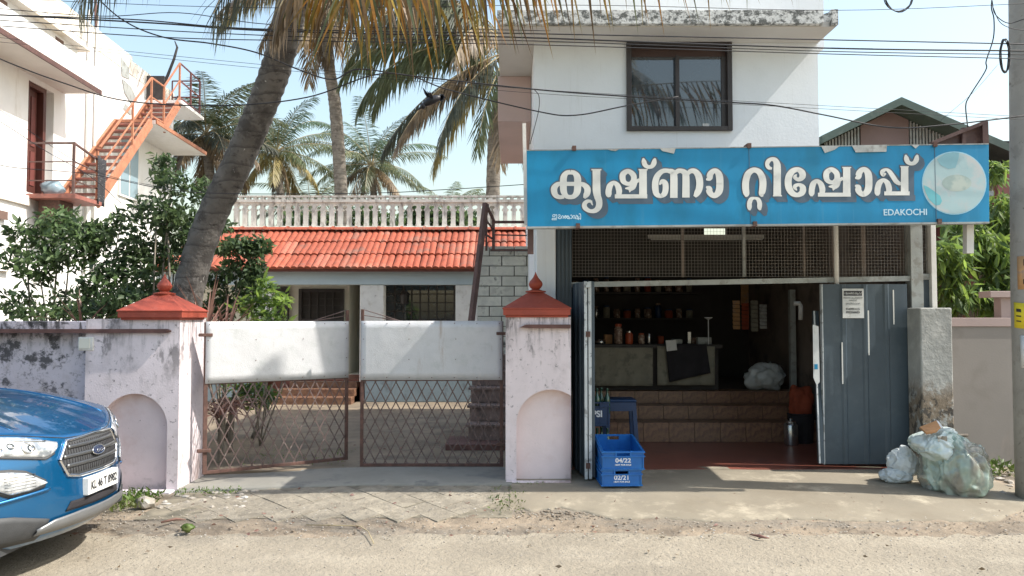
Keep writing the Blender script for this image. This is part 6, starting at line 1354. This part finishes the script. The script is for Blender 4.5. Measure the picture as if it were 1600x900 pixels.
for s in (-1,1):
    f = (lambda p: p) if s < 0 else mir
    HL, HU = f([(-.86,.845),(-.70,.795),(-.42,.738),(-.36,.765)]), f([(-.86,.925),(-.70,.908),(-.5,.872),(-.325,.818)])
    h = patch(HL, HU, .006, 'headlight', 'lamp_lens', n=30, k=8, bulge=.008)
    for uc, r in ((-.52,.028),(-.68,.034)):
        uc = uc*(-s); zc = .815+.05*(abs(uc)-.5); m = MB(); m.tube([fpt(uc+r*math.cos(a), zc+r*math.sin(a), .019) for a in np.linspace(0,2*math.pi,20)], .005, 6); m.build('lamp_ring', M['chrome'], h, smooth=True)
    patch([(x,z-.012) for x,z in HL], HL, .007, 'headlight_trim', 'car_trim', n=30, k=3)
    FL, FU = f([(-.72,.615),(-.63,.558),(-.54,.562),(-.44,.588)]), f([(-.72,.70),(-.62,.69),(-.54,.668),(-.43,.592)])
    patch([(x*(1.0),z-.022) for x,z in FL], [(x,z+.016) for x,z in FU], .002, 'fog_lamp_recess', 'car_trim', n=24, k=4)
    fo = patch(FL, FU, .008, 'fog_lamp', 'lamp_lens', n=24, k=6, bulge=.004)
    patch(f([(-.74,.508),(-.42,.545)]), f([(-.74,.53),(-.42,.562)]), .012, 'bumper_fold', 'car_blue', n=16, k=4, bulge=.006)
    patch(f([(-.87,.26),(-.45,.25)]), f([(-.87,.47),(-.62,.43),(-.42,.37)]), .008, 'bumper_cladding', 'car_trim', n=24, k=6)
patch([(-.50,.285),(.50,.285)], [(-.50,.325),(-.40,.36),(-.2,.372),(.2,.372),(.40,.36),(.50,.325)], .020, 'skid_plate', 'car_silver', n=40, k=6, bulge=.01)
patch([(-.31,.387),(.31,.387)], [(-.27,.44),(.27,.44)], .004, 'lower_intake', 'cloth_dark', n=24, k=4)
pl = MB(); pl.box(-2.765,-2.722,CY-.165,CY+.205,.452,.562); plate = pl.build('number_plate', M['plate'], car, bev=.004)
m = MB(); 
for a in (.455,.5585): m.box(-2.7215,-2.7205,CY-.17,CY+.21,a-.0015,a+.0015)
m.build('plate_border', M['ink'], plate)
text('plate_text', 'KL 46 T 8982', .076, (-2.7195, CY+.02, .507), RZ, M['ink'], plate, .0008, sx=.76, bold=.0014)
# bonnet shut line, wipers, glass
m = MB(); m.tube([fpt(u, zt(u)-.012, .001) for u in np.linspace(-.82,.82,50)], .003, 5); m.build('bonnet_gap', M['ink'], car, smooth=True)
m = MB(); m.grid([[ (p[0]+.004,p[1],p[2]+.006) for p in s_[1:6]] for s_ in cab[:3]]); m.build('windscreen', M['carglass'], car, smooth=True)
for sg in (0,1):
    m = MB(); pr = []
    for s_ in cab[1:6]:
        a, b = (s_[0], s_[1]) if sg == 0 else (s_[6], s_[5]); o = -.006 if sg == 0 else .006
        pr.append([(a[0]+(b[0]-a[0])*t, a[1]+(b[1]-a[1])*t+o, a[2]+(b[2]-a[2])*t) for t in (.12,.88)])
    m.grid(pr); m.build('side_window', M['carglass'], car)
m = MB(); m.tube([(-3.98,CY-.6,1.09),(-4.02,CY-.1,1.10),(-4.02,CY+.5,1.095)], .012, 6); m.build('wiper', M['car_trim'], car, smooth=True)
m = MB(); m.box(-4.06,-3.93,CY-.72,CY+.72,1.02,1.075); m.build('cowl', M['car_trim'], car)
for sg in (-1,1):
    m = MB(); blob(m, (-4.45,CY+sg*1.0,1.08), (.07,.11,.08), ICO3, 0); m.build('wing_mirror', M['car_blue'], car, smooth=True)
    for wx in WX:
        w = MB(); y = CY+sg*.76; rr_ = [(.20,-.1),(.30,-.105),(.335,-.08),(.342,0),(.335,.08),(.30,.105),(.20,.1)]; n = 36
        rows = [[(wx+r*math.cos(a), y+q, .342+r*math.sin(a)) for a in np.linspace(0,2*math.pi,n,endpoint=False)] for r, q in rr_]; w.grid(rows, True); wo = w.build('wheel', M['tyre'], car, smooth=True)
        w = MB(); rows = [[(wx+r*math.cos(a), y+sg*q, .342+r*math.sin(a)) for a in np.linspace(0,2*math.pi,n,endpoint=False)] for r, q in ((.215,.095),(.20,.06),(.07,.05),(.06,.08),(.001,.085))]; w.grid(rows, True)
        for k in range(5): a = k*1.2566; w.bar((wx+.05*math.cos(a),y+sg*.08,.342+.05*math.sin(a)),(wx+.2*math.cos(a),y+sg*.085,.342+.2*math.sin(a)),.05,.03,up=(0,1,0))
        w.build('rim', M['car_silver'], wo)

for s_ in (-1,1):
    m = MB(); m.tube([bon(s_*.50, t) for t in np.linspace(.04,.98,16)], .004, 5); m.build('bonnet_crease', M['car_blue'], car, smooth=True)
    for uc, r, zc in ((.50,.020,.812),(.60,.018,.838),(.72,.030,.858)):
        m = MB(); c_ = [fpt(s_*uc+r*math.cos(a), zc+r*math.sin(a), .021) for a in np.linspace(0,2*math.pi,18,endpoint=False)]; m.add(c_+[fpt(s_*uc, zc, .012)], [(i,(i+1)%18,18) for i in range(18)]); m.build('lamp_bowl', M['carglass'] if r < .03 else M['chrome'], car, smooth=True)
    patch([(min(s_*.40,s_*.84),.900 if s_<0 else .835),(max(s_*.40,s_*.84),.835 if s_<0 else .900)], [(min(s_*.40,s_*.84),.910 if s_<0 else .842),(max(s_*.40,s_*.84),.842 if s_<0 else .910)], .018, 'lamp_brow', 'chrome', n=20, k=3)
    for k in range(5): patch([(min(s_*.50,s_*.66),.585+.018*k),(max(s_*.50,s_*.66),.585+.018*k)], [(min(s_*.50,s_*.66),.588+.018*k),(max(s_*.50,s_*.66),.588+.018*k)], .013, 'fog_lamp_rib', 'grille_bar', n=8, k=2)
